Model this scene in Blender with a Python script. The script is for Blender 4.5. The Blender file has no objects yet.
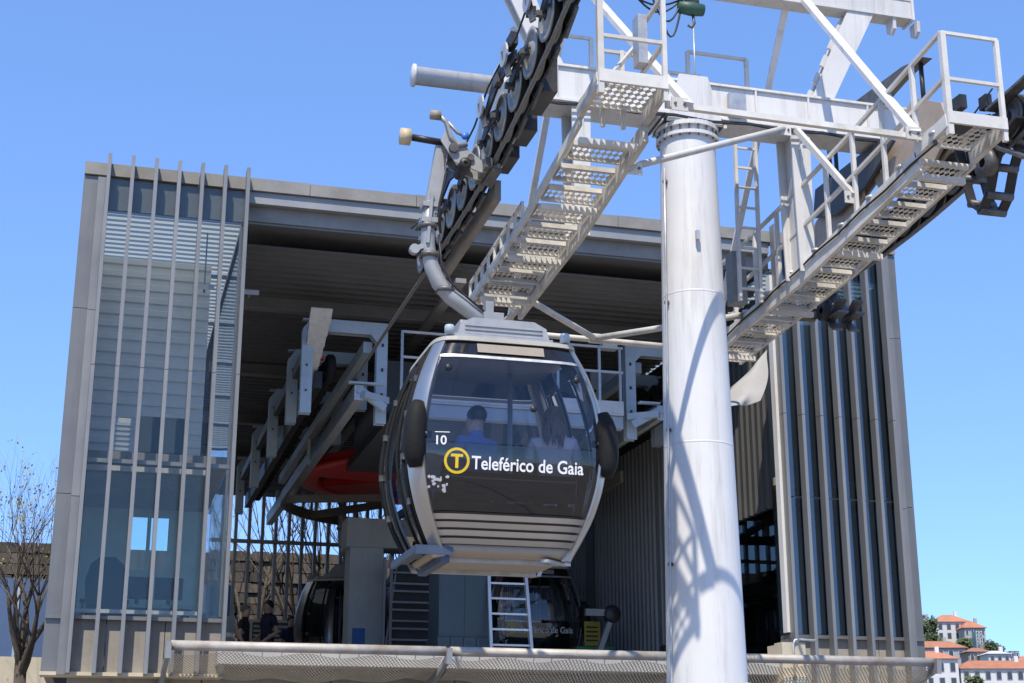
import bpy, bmesh, math, random
from mathutils import Vector, Matrix, Euler
random.seed(7)
SC = bpy.context.scene
COL = SC.collection
R = math.radians

# ------------------------------------------------------------------ camera
FPX, PITCH, YAW, CAMZ = 1480.0, R(16.5), R(15.4), 1.6
cd = bpy.data.cameras.new('camera'); cam = bpy.data.objects.new('camera', cd); COL.objects.link(cam)
cam.location = (0, 0, CAMZ); cam.rotation_euler = (R(90) + PITCH, 0, -YAW)
cd.sensor_width = 36; cd.lens = FPX / 1024 * 36; cd.clip_start = .05; cd.clip_end = 6000
SC.camera = cam
# ------------------------------------------------------------------ sky and sun
SUN_EL, SUN_VEC = R(57), Vector((-.42, -.91, 0)).normalized()
wd = bpy.data.worlds.new('World'); SC.world = wd; wd.use_nodes = True
nt = wd.node_tree; bg = nt.nodes['Background']
sky = nt.nodes.new('ShaderNodeTexSky'); sky.sky_type = 'NISHITA'; sky.sun_disc = False
sky.sun_elevation = SUN_EL; sky.sun_rotation = math.atan2(SUN_VEC.x, SUN_VEC.y)
sky.altitude = 30; sky.air_density = .7; sky.dust_density = 0; sky.ozone_density = 3
gm = nt.nodes.new('ShaderNodeGamma'); gm.inputs['Gamma'].default_value = .58
ml = nt.nodes.new('ShaderNodeVectorMath'); ml.operation = 'MULTIPLY'; ml.inputs[1].default_value = (.98, 1.40, 2.12)
nt.links.new(sky.outputs[0], gm.inputs[0]); nt.links.new(gm.outputs[0], ml.inputs[0]); nt.links.new(ml.outputs[0], bg.inputs[0]); bg.inputs[1].default_value = .15
sl = bpy.data.lights.new('sun', 'SUN'); sl.energy = 3.3; sl.angle = R(.53); sl.color = (1, .90, .74)
sun = bpy.data.objects.new('sun', sl); COL.objects.link(sun)
tosun = Vector((SUN_VEC.x * math.cos(SUN_EL), SUN_VEC.y * math.cos(SUN_EL), math.sin(SUN_EL)))
sun.rotation_euler = tosun.to_track_quat('Z', 'Y').to_euler(); sun.location = (0, -5, 30)
vs = SC.view_settings; vs.view_transform = 'Standard'; vs.look = 'None'; vs.exposure = .7; vs.gamma = 1
SC.cycles.use_denoising = True
SC.cycles.max_bounces = 8; SC.cycles.transparent_max_bounces = 24; SC.cycles.caustics_reflective = False; SC.cycles.caustics_refractive = False


def W(px, py, X=None, Y=None, Z=None, hd=None):
    """point on the ray of a photo pixel where it meets the plane X=, Y= or Z= (or at a ground distance)"""
    v = 341.5 - py; l = px - 512
    f = FPX * math.cos(PITCH) - v * math.sin(PITCH); u = FPX * math.sin(PITCH) + v * math.cos(PITCH)
    dx = math.sin(YAW) * f + math.cos(YAW) * l; dy = math.cos(YAW) * f - math.sin(YAW) * l
    t = X / dx if X is not None else Y / dy if Y is not None else (Z - CAMZ) / u if Z is not None else hd / f
    return Vector((t * dx, t * dy, CAMZ + t * u))


# ------------------------------------------------------------------ materials
MATS = {}


def mat(name, col, rough=.5, metal=0., vary=.12, scale=3., bump=0., bscale=40., dirt=None, dirt_amt=.0, spec=.5, streak=False, coat=0., rust=0.):
    if name in MATS: return MATS[name]
    m = bpy.data.materials.new(name); m.use_nodes = True; n = m.node_tree.nodes; L = m.node_tree.links
    b = n['Principled BSDF']; b.inputs['Roughness'].default_value = rough; b.inputs['Metallic'].default_value = metal
    b.inputs['Specular IOR Level'].default_value = spec; b.inputs['Coat Weight'].default_value = coat
    tc = n.new('ShaderNodeTexCoord'); src = tc.outputs['Object']
    nz = n.new('ShaderNodeTexNoise'); nz.inputs['Scale'].default_value = scale; nz.inputs['Detail'].default_value = 7; nz.inputs['Roughness'].default_value = .62
    L.new(src, nz.inputs['Vector'])
    rp = n.new('ShaderNodeValToRGB'); rp.color_ramp.elements[0].position = .3; rp.color_ramp.elements[1].position = .7
    rp.color_ramp.elements[0].color = [c * (1 - vary) for c in col] + [1]; rp.color_ramp.elements[1].color = [min(1, c * (1 + vary)) for c in col] + [1]
    L.new(nz.outputs['Fac'], rp.inputs['Fac']); out = rp.outputs['Color']
    if dirt:
        mp = n.new('ShaderNodeMapping'); L.new(src, mp.inputs['Vector'])
        if streak: mp.inputs['Scale'].default_value = (5, 5, .35)
        n2 = n.new('ShaderNodeTexNoise'); n2.inputs['Scale'].default_value = 1.7; n2.inputs['Detail'].default_value = 9; n2.inputs['Roughness'].default_value = .7
        L.new(mp.outputs[0], n2.inputs['Vector'])
        r2 = n.new('ShaderNodeMapRange'); r2.inputs['From Min'].default_value = .5; r2.inputs['From Max'].default_value = .78; r2.inputs['To Max'].default_value = dirt_amt
        L.new(n2.outputs['Fac'], r2.inputs['Value'])
        mx = n.new('ShaderNodeMix'); mx.data_type = 'RGBA'; L.new(r2.outputs[0], mx.inputs['Factor']); L.new(out, mx.inputs['A']); mx.inputs['B'].default_value = (*dirt, 1); out = mx.outputs['Result']
    if rust:
        mp3 = n.new('ShaderNodeMapping'); L.new(src, mp3.inputs['Vector']); mp3.inputs['Scale'].default_value = (9, 9, .9); mp3.inputs['Location'].default_value = (3, 1, 7)
        n4 = n.new('ShaderNodeTexNoise'); n4.inputs['Scale'].default_value = 1.4; n4.inputs['Detail'].default_value = 10; n4.inputs['Roughness'].default_value = .75; L.new(mp3.outputs[0], n4.inputs['Vector'])
        r4 = n.new('ShaderNodeMapRange'); r4.inputs['From Min'].default_value = .63; r4.inputs['From Max'].default_value = .80; r4.inputs['To Max'].default_value = rust; L.new(n4.outputs['Fac'], r4.inputs['Value'])
        m4 = n.new('ShaderNodeMix'); m4.data_type = 'RGBA'; L.new(r4.outputs[0], m4.inputs['Factor']); L.new(out, m4.inputs['A']); m4.inputs['B'].default_value = (.26, .13, .06, 1); out = m4.outputs['Result']
    oi = n.new('ShaderNodeObjectInfo'); rr = n.new('ShaderNodeMapRange'); rr.inputs['To Min'].default_value = .88; rr.inputs['To Max'].default_value = 1.10
    L.new(oi.outputs['Random'], rr.inputs['Value']); vm = n.new('ShaderNodeVectorMath'); vm.operation = 'SCALE'; L.new(out, vm.inputs[0]); L.new(rr.outputs[0], vm.inputs['Scale'])
    L.new(vm.outputs[0], b.inputs['Base Color'])
    rg = n.new('ShaderNodeMapRange'); rg.inputs['To Min'].default_value = max(.03, rough - .1); rg.inputs['To Max'].default_value = min(1, rough + .14); L.new(nz.outputs['Fac'], rg.inputs['Value']); L.new(rg.outputs[0], b.inputs['Roughness'])
    if bump:
        n3 = n.new('ShaderNodeTexNoise'); n3.inputs['Scale'].default_value = bscale; n3.inputs['Detail'].default_value = 5; L.new(src, n3.inputs['Vector'])
        bp = n.new('ShaderNodeBump'); bp.inputs['Strength'].default_value = bump; bp.inputs['Distance'].default_value = .01
        L.new(n3.outputs['Fac'], bp.inputs['Height']); L.new(bp.outputs[0], b.inputs['Normal'])
    MATS[name] = m; return m


def glass(name, tint, refl=1.0, ior=1.5, rough=.0, wave=0.):
    if name in MATS: return MATS[name]
    m = bpy.data.materials.new(name); m.use_nodes = True; n = m.node_tree.nodes; L = m.node_tree.links
    n.remove(n['Principled BSDF']); o = n['Material Output']
    tr = n.new('ShaderNodeBsdfTransparent'); tr.inputs[0].default_value = (*tint, 1)
    gl = n.new('ShaderNodeBsdfGlossy'); gl.inputs['Roughness'].default_value = rough; gl.inputs['Color'].default_value = (.95, .97, 1, 1)
    fr = n.new('ShaderNodeFresnel'); fr.inputs['IOR'].default_value = ior
    mu = n.new('ShaderNodeMath'); mu.operation = 'MULTIPLY'; mu.inputs[1].default_value = refl; mu.use_clamp = True
    mx = n.new('ShaderNodeMixShader')
    if wave:
        tc = n.new('ShaderNodeTexCoord'); nz = n.new('ShaderNodeTexNoise'); nz.inputs['Scale'].default_value = 1.3; nz.inputs['Detail'].default_value = 1
        L.new(tc.outputs['Object'], nz.inputs['Vector']); bp = n.new('ShaderNodeBump'); bp.inputs['Strength'].default_value = wave; bp.inputs['Distance'].default_value = .05
        L.new(nz.outputs['Fac'], bp.inputs['Height']); L.new(bp.outputs[0], gl.inputs['Normal'])
    L.new(fr.outputs[0], mu.inputs[0]); L.new(mu.outputs[0], mx.inputs[0]); L.new(tr.outputs[0], mx.inputs[1]); L.new(gl.outputs[0], mx.inputs[2]); L.new(mx.outputs[0], o.inputs['Surface'])
    MATS[name] = m; return m


def translucent(name, col, f):
    if name in MATS: return MATS[name]
    m = bpy.data.materials.new(name); m.use_nodes = True; n = m.node_tree.nodes; L = m.node_tree.links; n.remove(n['Principled BSDF'])
    d = n.new('ShaderNodeBsdfDiffuse'); t = n.new('ShaderNodeBsdfTranslucent'); x = n.new('ShaderNodeMixShader'); x.inputs[0].default_value = f
    d.inputs[0].default_value = (*col, 1); t.inputs[0].default_value = (*col, 1)
    L.new(d.outputs[0], x.inputs[1]); L.new(t.outputs[0], x.inputs[2]); L.new(x.outputs[0], n['Material Output'].inputs['Surface'])
    MATS[name] = m; return m


WHITE = mat('white_steel_paint', (.66, .655, .64), .45, rust=.6, vary=.06, scale=2.2, dirt=(.30, .27, .22), dirt_amt=.6, streak=True, bump=.08)
WHITE2 = mat('walkway_white_paint', (.63, .615, .575), .5, rust=.8, vary=.1, scale=5, dirt=(.24, .21, .14), dirt_amt=.85, bump=.08)
COLUMN = mat('tower_column_paint', (.64, .64, .635), .42, rust=.35, vary=.05, scale=1.1, dirt=(.36, .345, .31), dirt_amt=.75, streak=True, bump=.06, bscale=14)
GALV = mat('galvanised_steel', (.50, .51, .52), .45, .55, vary=.18, scale=9, dirt=(.28, .26, .22), dirt_amt=.3)
GALVD = mat('worn_dark_steel', (.13, .13, .13), .5, .5, vary=.4, scale=12, dirt=(.22, .17, .12), dirt_amt=.5)
BLACKM = mat('black_machine_paint', (.022, .022, .024), .45, .1, vary=.4, scale=9, dirt=(.10, .08, .06), dirt_amt=.5)
RUBBER = mat('black_rubber', (.012, .012, .012), .7, spec=.25, vary=.3, scale=14, bump=.15)
TAN = mat('tan_machine_paint', (.46, .37, .29), .55, vary=.1, scale=4, dirt=(.16, .13, .10), dirt_amt=.55)
BLUEGREY = mat('blue_grey_paint', (.40, .47, .52), .45, vary=.1, scale=4, dirt=(.20, .19, .17), dirt_amt=.4)
RED = mat('red_paint', (.58, .03, .025), .4, vary=.15, scale=3, dirt=(.12, .02, .02), dirt_amt=.5)
ROPE = mat('steel_rope', (.20, .195, .185), .5, .6, vary=.3, scale=60)
ALU = mat('aluminium_cladding', (.172, .176, .18), .42, .25, vary=.07, scale=1.6, dirt=(.12, .117, .11), dirt_amt=.5, streak=True)
ALUL = mat('light_aluminium_fin', (.235, .238, .238), .4, .25, vary=.07, scale=2, dirt=(.16, .155, .145), dirt_amt=.5, streak=True)
COPING = mat('weathered_coping', (.235, .23, .215), .75, vary=.15, scale=3, dirt=(.17, .15, .12), dirt_amt=.7, bump=.2)
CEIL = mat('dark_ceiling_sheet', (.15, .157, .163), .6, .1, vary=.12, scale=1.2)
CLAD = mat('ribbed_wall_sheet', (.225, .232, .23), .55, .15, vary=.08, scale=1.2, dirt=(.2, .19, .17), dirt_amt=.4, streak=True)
CONC = mat('concrete', (.33, .31, .28), .85, vary=.14, scale=1.8, bump=.3, bscale=18, dirt=(.20, .18, .14), dirt_amt=.75, streak=True)
CREAM = mat('cream_render', (.56, .50, .38), .8, vary=.1, scale=2.5, bump=.2, dirt=(.35, .30, .20), dirt_amt=.5, streak=True)
GLASSW = glass('facade_glass', (.95, .965, .955), .5, 1.5, .0, .12)
GLASSD = glass('dark_facade_glass', (.46, .55, .58), 2.6, 1.5, .0, .03)
GLASSC = glass('cabin_tinted_glass', (.76, .80, .88), 1.3, 1.52)
GLASSB = glass('dark_cabin_glass', (.055, .055, .065), 1.3, 1.5)
GLASST = glass('control_room_glass', (.88, .95, .93), .4, 1.5)
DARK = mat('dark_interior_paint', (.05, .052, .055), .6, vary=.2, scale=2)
NAVY = mat('dark_blue_cabinet_paint', (.055, .085, .11), .5, vary=.12, scale=2, dirt=(.03, .04, .05), dirt_amt=.4)
STEELPLAIN = mat('plain_grey_steel', (.30, .31, .32), .5, .3, vary=.12, scale=5)
PIPE = mat('weathered_pipe', (.44, .41, .37), .6, .25, vary=.2, scale=6, dirt=(.30, .19, .10), dirt_amt=.75, bump=.1)
NETM = mat('white_net_cord', (.66, .62, .54), .9, vary=.12, scale=8)
SILVER = mat('silver_cabin_frame', (.50, .485, .46), .33, .85, vary=.05, scale=3, coat=.3)
CABBLK = mat('gloss_black_panel', (.010, .010, .012), .12, vary=.2, scale=3, coat=.5)
CABTAN = mat('grey_beige_panel', (.34, .295, .24), .45, vary=.06, scale=4, dirt=(.2, .17, .13), dirt_amt=.3)
SEAT = mat('dark_seat_fabric', (.045, .05, .06), .85, vary=.2, scale=20)
LETTER = mat('white_lettering', (.82, .82, .82), .5, vary=.01)
YELLOW = mat('yellow_lettering', (.80, .56, .02), .5, vary=.02)
SIGNBLUE = mat('blue_sign', (.03, .14, .42), .5, vary=.05)
GREEN = mat('green_plastic', (.03, .20, .07), .5, vary=.2)


# ------------------------------------------------------------------ mesh helpers
def wloc(o):
    q = Vector(o.location)
    while o.parent: o = o.parent; q = q + Vector(o.location)
    return q


class MB:
    def __init__(s): s.v = []; s.f = []; s.sm = []; s.mi = []; s.cur = 0
    def add(s, vs, fs, smooth=False):
        o = len(s.v); s.v += [Vector(q) for q in vs]
        for f in fs: s.f.append([i + o for i in f]); s.sm.append(smooth); s.mi.append(s.cur)
        return s
    def box(s, c, d, rz=0, M=None):
        x, y, z = [k / 2 for k in d]
        vs = [Vector((i * x, j * y, k * z)) for i in (-1, 1) for j in (-1, 1) for k in (-1, 1)]
        if M is None: M = Matrix.Rotation(rz, 3, 'Z')
        return s.add([M @ q + Vector(c) for q in vs], [(0, 1, 3, 2), (4, 6, 7, 5), (0, 4, 5, 1), (2, 3, 7, 6), (0, 2, 6, 4), (1, 5, 7, 3)])
    def bb(s, a, b):
        return s.box([(a[i] + b[i]) / 2 for i in range(3)], [abs(b[i] - a[i]) for i in range(3)])
    def bar(s, p, q, w, h=None, up=(0, 0, 1)):
        p, q = Vector(p), Vector(q); h = h or w; d = q - p; L = d.length
        if L < 1e-6: return s
        d /= L; r = d.cross(Vector(up))
        if r.length < 1e-3: r = d.cross(Vector((0, 1, 0)))
        r.normalize(); u = r.cross(d)
        return s.box((p + q) / 2, (w, L, h), M=Matrix((r, d, u)).transposed())
    def tube(s, p, q, r, n=10, r2=None, cap=True):
        p, q = Vector(p), Vector(q); d = (q - p).normalized(); r2 = r if r2 is None else r2
        a = d.orthogonal().normalized(); b = d.cross(a)
        vs = [p + (a * math.cos(t) + b * math.sin(t)) * r for t in [2 * math.pi * i / n for i in range(n)]]
        vs += [q + (a * math.cos(t) + b * math.sin(t)) * r2 for t in [2 * math.pi * i / n for i in range(n)]]
        s.add(vs, [(i, (i + 1) % n, n + (i + 1) % n, n + i) for i in range(n)], True)
        if cap:
            o = len(s.v) - 2 * n
            s.f.append([o + i for i in range(n)][::-1]); s.f.append([o + n + i for i in range(n)]); s.sm += [False] * 2; s.mi += [s.cur] * 2
        return s
    def path(s, pts, r, n=8, close=False):
        pts = [Vector(q) for q in pts]; N = len(pts); rs = r if isinstance(r, (list, tuple)) else [r] * N
        rings = []; ref = None
        for i, q in enumerate(pts):
            if close: t = pts[(i + 1) % N] - pts[i - 1]
            else: t = pts[min(i + 1, N - 1)] - pts[max(i - 1, 0)]
            t.normalize()
            if ref is None: ref = t.orthogonal().normalized()
            ref = (ref - t * ref.dot(t)); ref.normalize(); b = t.cross(ref)
            rings += [q + (ref * math.cos(k) + b * math.sin(k)) * rs[i] for k in [2 * math.pi * j / n for j in range(n)]]
        fs = []
        for i in range(N if close else N - 1):
            j = (i + 1) % N
            for k in range(n): fs.append((i * n + k, i * n + (k + 1) % n, j * n + (k + 1) % n, j * n + k))
        s.add(rings, fs, True)
        if not close:
            o = len(s.v) - N * n
            s.f.append([o + i for i in range(n)][::-1]); s.f.append([o + (N - 1) * n + i for i in range(n)]); s.sm += [False] * 2; s.mi += [s.cur] * 2
        return s
    def prism(s, poly, ax, t0, t1):
        """polygon (2-D) extruded along axis ax from t0 to t1"""
        def mk(p, t): return (t, p[0], p[1]) if ax == 0 else (p[0], t, p[1]) if ax == 1 else (p[0], p[1], t)
        n = len(poly)
        return s.add([mk(p, t0) for p in poly] + [mk(p, t1) for p in poly],
                     [tuple(range(n))[::-1], tuple(range(n, 2 * n))] + [(i, (i + 1) % n, n + (i + 1) % n, n + i) for i in range(n)])
    def lathe(s, prof, n=24, axis='Z', c=(0, 0, 0), smooth=True):
        c = Vector(c); vs = []
        for r, h in prof:
            for i in range(n):
                t = 2 * math.pi * i / n
                q = (r * math.cos(t), r * math.sin(t), h)
                vs.append(c + Vector(q if axis == 'Z' else (h, q[0], q[1]) if axis == 'X' else (q[0], h, q[1])))
        fs = [(k * n + i, k * n + (i + 1) % n, (k + 1) * n + (i + 1) % n, (k + 1) * n + i) for k in range(len(prof) - 1) for i in range(n)]
        return s.add(vs, fs, smooth)
    def build(s, name, m, parent=None, loc=None, fix=True, wc=False):
        """one mesh object; vertices are given in the parent's local space (or the world for a top-level mesh)"""
        me = bpy.data.meshes.new(name)
        off = Vector(loc) if loc is not None else Vector((0, 0, 0))
        if loc is None and s.v:
            lo = [min(q[i] for q in s.v) for i in range(3)]; hi = [max(q[i] for q in s.v) for i in range(3)]
            off = Vector(((lo[0] + hi[0]) / 2, (lo[1] + hi[1]) / 2, lo[2]))
            s.v = [q - off for q in s.v]
        me.from_pydata([tuple(q) for q in s.v], [], s.f)
        for i, p in enumerate(me.polygons): p.use_smooth = s.sm[i]; p.material_index = s.mi[i]
        if fix:
            bm = bmesh.new(); bm.from_mesh(me); bmesh.ops.recalc_face_normals(bm, faces=bm.faces); bm.to_mesh(me); bm.free()
        for k in (m if isinstance(m, (list, tuple)) else [m]): me.materials.append(k)
        o = bpy.data.objects.new(name, me); COL.objects.link(o); o.parent = parent
        if wc and parent: off = off - wloc(parent)
        o.location = off
        return o


def root(name, label, cat, loc=(0, 0, 0), rz=0, group=None):
    o = bpy.data.objects.new(name, None); COL.objects.link(o); o.location = loc; o.rotation_euler[2] = rz; o.empty_display_size = .2
    o['label'] = label; o['category'] = cat
    if group: o['group'] = group
    return o


def tag(o, label, cat, group=None):
    o['label'] = label; o['category'] = cat
    if group: o['group'] = group
    return o


def struct(o): o['kind'] = 'structure'; return o


def inst(o, loc, parent=None, rot=None, scale=None):
    c = o.copy(); COL.objects.link(c); c.location = loc; c.parent = parent if parent else o.parent
    if rot is not None: c.rotation_euler = rot
    if scale is not None: c.scale = scale
    return c


def copy_tree(o, parent=None):
    c = o.copy(); COL.objects.link(c); c.parent = parent
    for ch in [k for k in o.children]: copy_tree(ch, c)
    return c


def corrugated(mb, o, u, v, lu, pitch, depth, nrm, lv, duty=.5):
    """sheet from o, folded across u (length lu, trapezoid ribs), plain along v (length lv)"""
    o, u, v, nrm = Vector(o), Vector(u), Vector(v), Vector(nrm); pts = []; t = 0
    while t < lu - 1e-6:
        e = pitch * .09; a = pitch * duty
        for k, d in ((0, 0), (a - e, 0), (a, depth), (pitch - e, depth)): 
            if t + k <= lu: pts.append(o + u * (t + k) + nrm * d)
        t += pitch
    pts.append(o + u * lu)
    n = len(pts)
    return mb.add(pts + [q + v * lv for q in pts], [(i, i + 1, n + i + 1, n + i) for i in range(n - 1)])


# ================================================================== SETTING
GZ = 0.0
g = MB().add([(-1500, -900, 0), (1500, -900, 0), (1500, 2500, 0), (-1500, 2500, 0)], [(0, 1, 2, 3)]).build('ground', mat('paved_ground', (.24, .21, .175), .9, vary=.2, scale=.6, bump=.2), loc=(0, 0, 0), fix=False); struct(g)
DECK = 3.25
FY = 20.0                                  # facade plane
XL, XR = -.67, 11.9                        # building ends
IXL, IXR = 1.6, 9.7                        # inner faces of the two glazed wings
BACK = 36.0
TOP = 9.86; BOT = 2.92; CEILZ = 9.02
# boarding platform: slab, retaining wall below it
pl = MB(); pl.bb((IXL - .1, FY - .35, DECK - .22), (IXR + .1, BACK, DECK))
platform = struct(pl.build('platform', mat('platform_concrete', (.44, .44, .44), .8, vary=.12, scale=2, bump=.2)))
rw = MB()
for i in range(7): rw.bb((-.35 + i * 1.72, FY + .42 + .004 * (i % 2), 0), (-.35 + i * 1.72 + 1.705, FY + .72, DECK - .23))
rwo = tag(rw.build('retaining_wall', CONC), 'stained concrete wall under the station platform behind the safety net', 'wall')

# ================================================================== STATION BUILDING
st = root('station_building', 'grey steel and glass cable car station with two glazed wings and open front', 'building', ((XL + XR) / 2, FY, BOT))
B = lambda mb, name, m, par=None: mb.build(name, m, par or st, wc=True)
# roof: deck, coping, ledge, front beam
B(MB().bb((IXL - .04, FY + .165, 9.30), (IXR + .04, BACK, 9.74)), 'roof', COPING)
for xa, xb in ((XL + .03, IXL - .05), (IXR + .05, XR - .03)):      # translucent roofs and bars added to let light into the wings
    for k in range(6): B(corrugated(MB(), (xa, FY + .2 + k * 2.6, 9.33), (0, 1, 0), (1, 0, 0), 2.56, .2, .03, (0, 0, 1), xb - xa), 'added_roof_sheet', translucent('light_fill_sheet', (.46, .50, .50), .6))
    B(MB().bb((xa, FY + .05, 9.22), (xb, FY + .08, 9.69)), 'wing_header', mat('wing_header_grey', (.20, .22, .235), .5))
    for k in range(7): B(MB().bb((xa, FY + .165 + k * 2.6, 9.26), (xb, FY + .197 + k * 2.6, 9.32)), 'added_roof_bar', ALU)
cp = MB(); n = 8; wdt = (XR - XL) / n
for i in range(n): cp.bb((XL + i * wdt + .004, FY - .02, 9.70), (XL + (i + 1) * wdt - .004, FY + .16, TOP + .02 + .006 * (i % 2)))
B(cp, 'coping', COPING)
B(MB().bb((IXL, FY + .03, 9.52), (IXR, FY + .155, 9.692)), 'fascia', mat('fascia_grey', (.28, .29, .295), .5, .2, vary=.08, dirt=(.3, .29, .26), dirt_amt=.4, streak=True))
fb = MB(); fb.bb((IXL, FY + .26, 9.30), (IXR, FY + .30, 9.47)); fb.bb((IXL, FY + .2, 9.265), (IXR, FY + .36, 9.297))
B(fb, 'front_beam', ALU)
# ceiling: ribbed sheet, cross beams and one beam along the hall
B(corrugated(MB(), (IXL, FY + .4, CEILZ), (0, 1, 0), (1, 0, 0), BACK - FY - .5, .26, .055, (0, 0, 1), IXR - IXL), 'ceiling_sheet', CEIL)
for y, d in ((22.75, .2), (26.8, .2), (30.8, .2), (34.2, .22)):
    b = MB(); b.bb((IXL, y, CEILZ - .20), (IXR, y + .02, CEILZ - .005)); b.bb((IXL, y - .08, CEILZ - .225), (IXR, y + .10, CEILZ - .203)); B(b, 'ceiling_beam', mat('dark_beam_paint', (.27, .26, .245), .55, .1))
for x in (4.75,): B(MB().bb((x, FY + .4, CEILZ - .30), (x + .16, BACK - .2, CEILZ - .228)), 'ceiling_beam', MATS['dark_beam_paint'])
# back end of the hall: pale ribbed header and tall posts with open gaps
hd_ = corrugated(MB(), (IXL, BACK - .1, 8.2), (0, 0, 1), (1, 0, 0), .85, .14, .03, (0, -1, 0), IXR - IXL); B(hd_, 'back_header', CLAD)
fp0 = None
for i in range(27):
    x = IXL + .05 + i * .31
    if fp0 is None: fp0 = B(MB().bb((x, 34.9, DECK), (x + .07, 35.05, 8.2)), 'screen_post', mat('screen_post_paint', (.42, .40, .36), .55, .2)); z0 = Vector(fp0.location)
    else: inst(fp0, z0 + Vector((i * .31, 0, 0)))
for z in (3.55, 6.9): B(MB().bb((IXL, 34.85, z), (IXR, 34.896, z + .09)), 'screen_rail', MATS['screen_post_paint'])


def wing(x0, x1, left):
    """one glazed wing: fins, panes, sill, base; x0 = outer end, x1 = inner end (towards the hall)"""
    lo, hi = min(x0, x1), max(x0, x1)
    sgn = 1 if left else -1
    # outer end panels: two tall aluminium strips, each of three sheets
    zs = (BOT, 5.2, 7.75, TOP - .17) if left else (BOT, 5.6, 8.3, TOP - .17)
    for k in range(3):
        B(MB().bb((x0, FY + .02, zs[k] + .004), (x0 + sgn * .19, FY + .30, zs[k + 1] - .004)), 'end_panel', ALU)
        B(MB().bb((x0 + sgn * .194, FY - .10, zs[k] - .05 + .004), (x0 + sgn * .30, FY + .22, zs[k + 1] - .05 - .004)), 'end_panel', ALUL)
    # outer side wall
    B(MB().bb((x0 + sgn * .01, FY + .302, BOT), (x0 + sgn * .12, BACK, 9.30)), 'side_wall', CLAD)
    # base: concrete upstand with panels, soffit lip
    nb = 3
    for k in range(nb):
        xa = lo + .02 + (hi - lo - .04) * k / nb; xb = lo + .02 + (hi - lo - .04) * (k + 1) / nb
        B(MB().bb((xa + .005, FY + .06, BOT), (xb - .005, FY + .4, 3.58)), 'base_panel', CONC)
    B(MB().bb((lo, FY - .02, 3.58), (hi, FY + .3, 3.63)), 'sill', ALU)
    B(MB().bb((lo - .01, FY - .04, BOT - .05), (hi, FY + .44, BOT - .004)), 'soffit_lip', CREAM)
    # fins with the glass panes between them
    nf = 7; f0 = x0 + sgn * .33; step = (x1 - sgn * .03 - f0) / (nf - 1)
    proto = None
    for k in range(nf):
        x = f0 + k * step
        if proto is None:
            m = MB(); dp = .23 if left else .17; m.bb((x - .025, FY - dp, BOT - .03), (x + .025, FY - .012, 6.9)); m.bb((x - .025, FY - dp, 6.908), (x + .025, FY - .012, TOP + .09))
            proto = B(m, 'fin', ALUL); pz = Vector(proto.location)
        else: inst(proto, pz + Vector((k * step, 0, 0)))
    for k in range(nf - 1):
        a, b = f0 + k * step, f0 + (k + 1) * step; a, b = min(a, b), max(a, b)
        for za, zb in ((3.64, 5.66), (5.68, 9.67)):
            B(MB().bb((a + .006, FY + .02, za), (b - .006, FY + .032, zb)), 'glass_pane', GLASSW if left else GLASSD)
    B(MB().bb((lo + .2, FY + .04, 5.645), (hi, FY + .10, 5.70)), 'transom', STEELPLAIN)


wing(XL, IXL, True)
wing(XR, IXR, False)
# left wing interior: ribbed back wall upstairs, control room downstairs, inner glass wall to the hall
B(corrugated(MB(), (XL + .32, 22.2, 5.87), (0, 0, 1), (1, 0, 0), 3.4, .2, .03, (0, -1, 0), 1.62), 'ribbed_back_wall', mat('pale_ribbed_sheet', (.78, .78, .74), .55, .1, vary=.06))
B(MB().bb((XL + .125, FY + .32, 5.72), (IXL - .06, 24.2, 5.86)), 'upper_floor', CONC)
B(MB().bb((XL + .125, FY + .41, DECK - .1), (IXL - .11, 24.0, DECK + .02)), 'lower_floor', mat('pale_lino', (.62, .62, .58), .6))
B(MB().bb((XL + .125, FY + .45, DECK + .03), (XL + .15, 23.99, 5.70)), 'bounce_lining', mat('bounce_white', (.7, .72, .7), .6))  # white panel added to bounce light around the control room
for y0, y1 in ((20.12, 21.5), (21.52, 22.9), (22.92, 24.3)):
    B(MB().bb((IXL - .05, y0, 3.66), (IXL - .038, y1, 9.0)), 'glass_pane', GLASSW)
bw = MB(); bw.bb((XL + .125, 24.0, DECK), (.36, 24.08, 5.72)); bw.bb((.36, 24.0, DECK), (1.5, 24.08, 4.75)); bw.bb((.36, 24.0, 5.60), (1.5, 24.08, 5.72)); bw.bb((.95, 24.0, 4.75), (1.5, 24.08, 5.60)); bw.bb((.62, 24.0, 4.75), (.68, 24.08, 5.60))
B(bw, 'control_room_wall', mat('control_room_paint', (.50, .58, .56), .7))
for a, b in ((.37, .61), (.69, .94)): B(MB().bb((a, 24.03, 4.76), (b, 24.042, 5.59)), 'glass_pane', GLASST)
B(MB().bb((XL + .35, FY + .34, 5.60), (1.30, FY + .42, 5.67)), 'control_room_frame', WHITE)
B(MB().bb((XL + .35, FY + .34, 3.70), (1.30, FY + .42, 3.75)), 'control_room_frame', WHITE)
B(MB().bb((XL + .35, FY + .37, 3.755), (1.30, FY + .382, 5.595)), 'glass_pane', GLASST)
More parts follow.
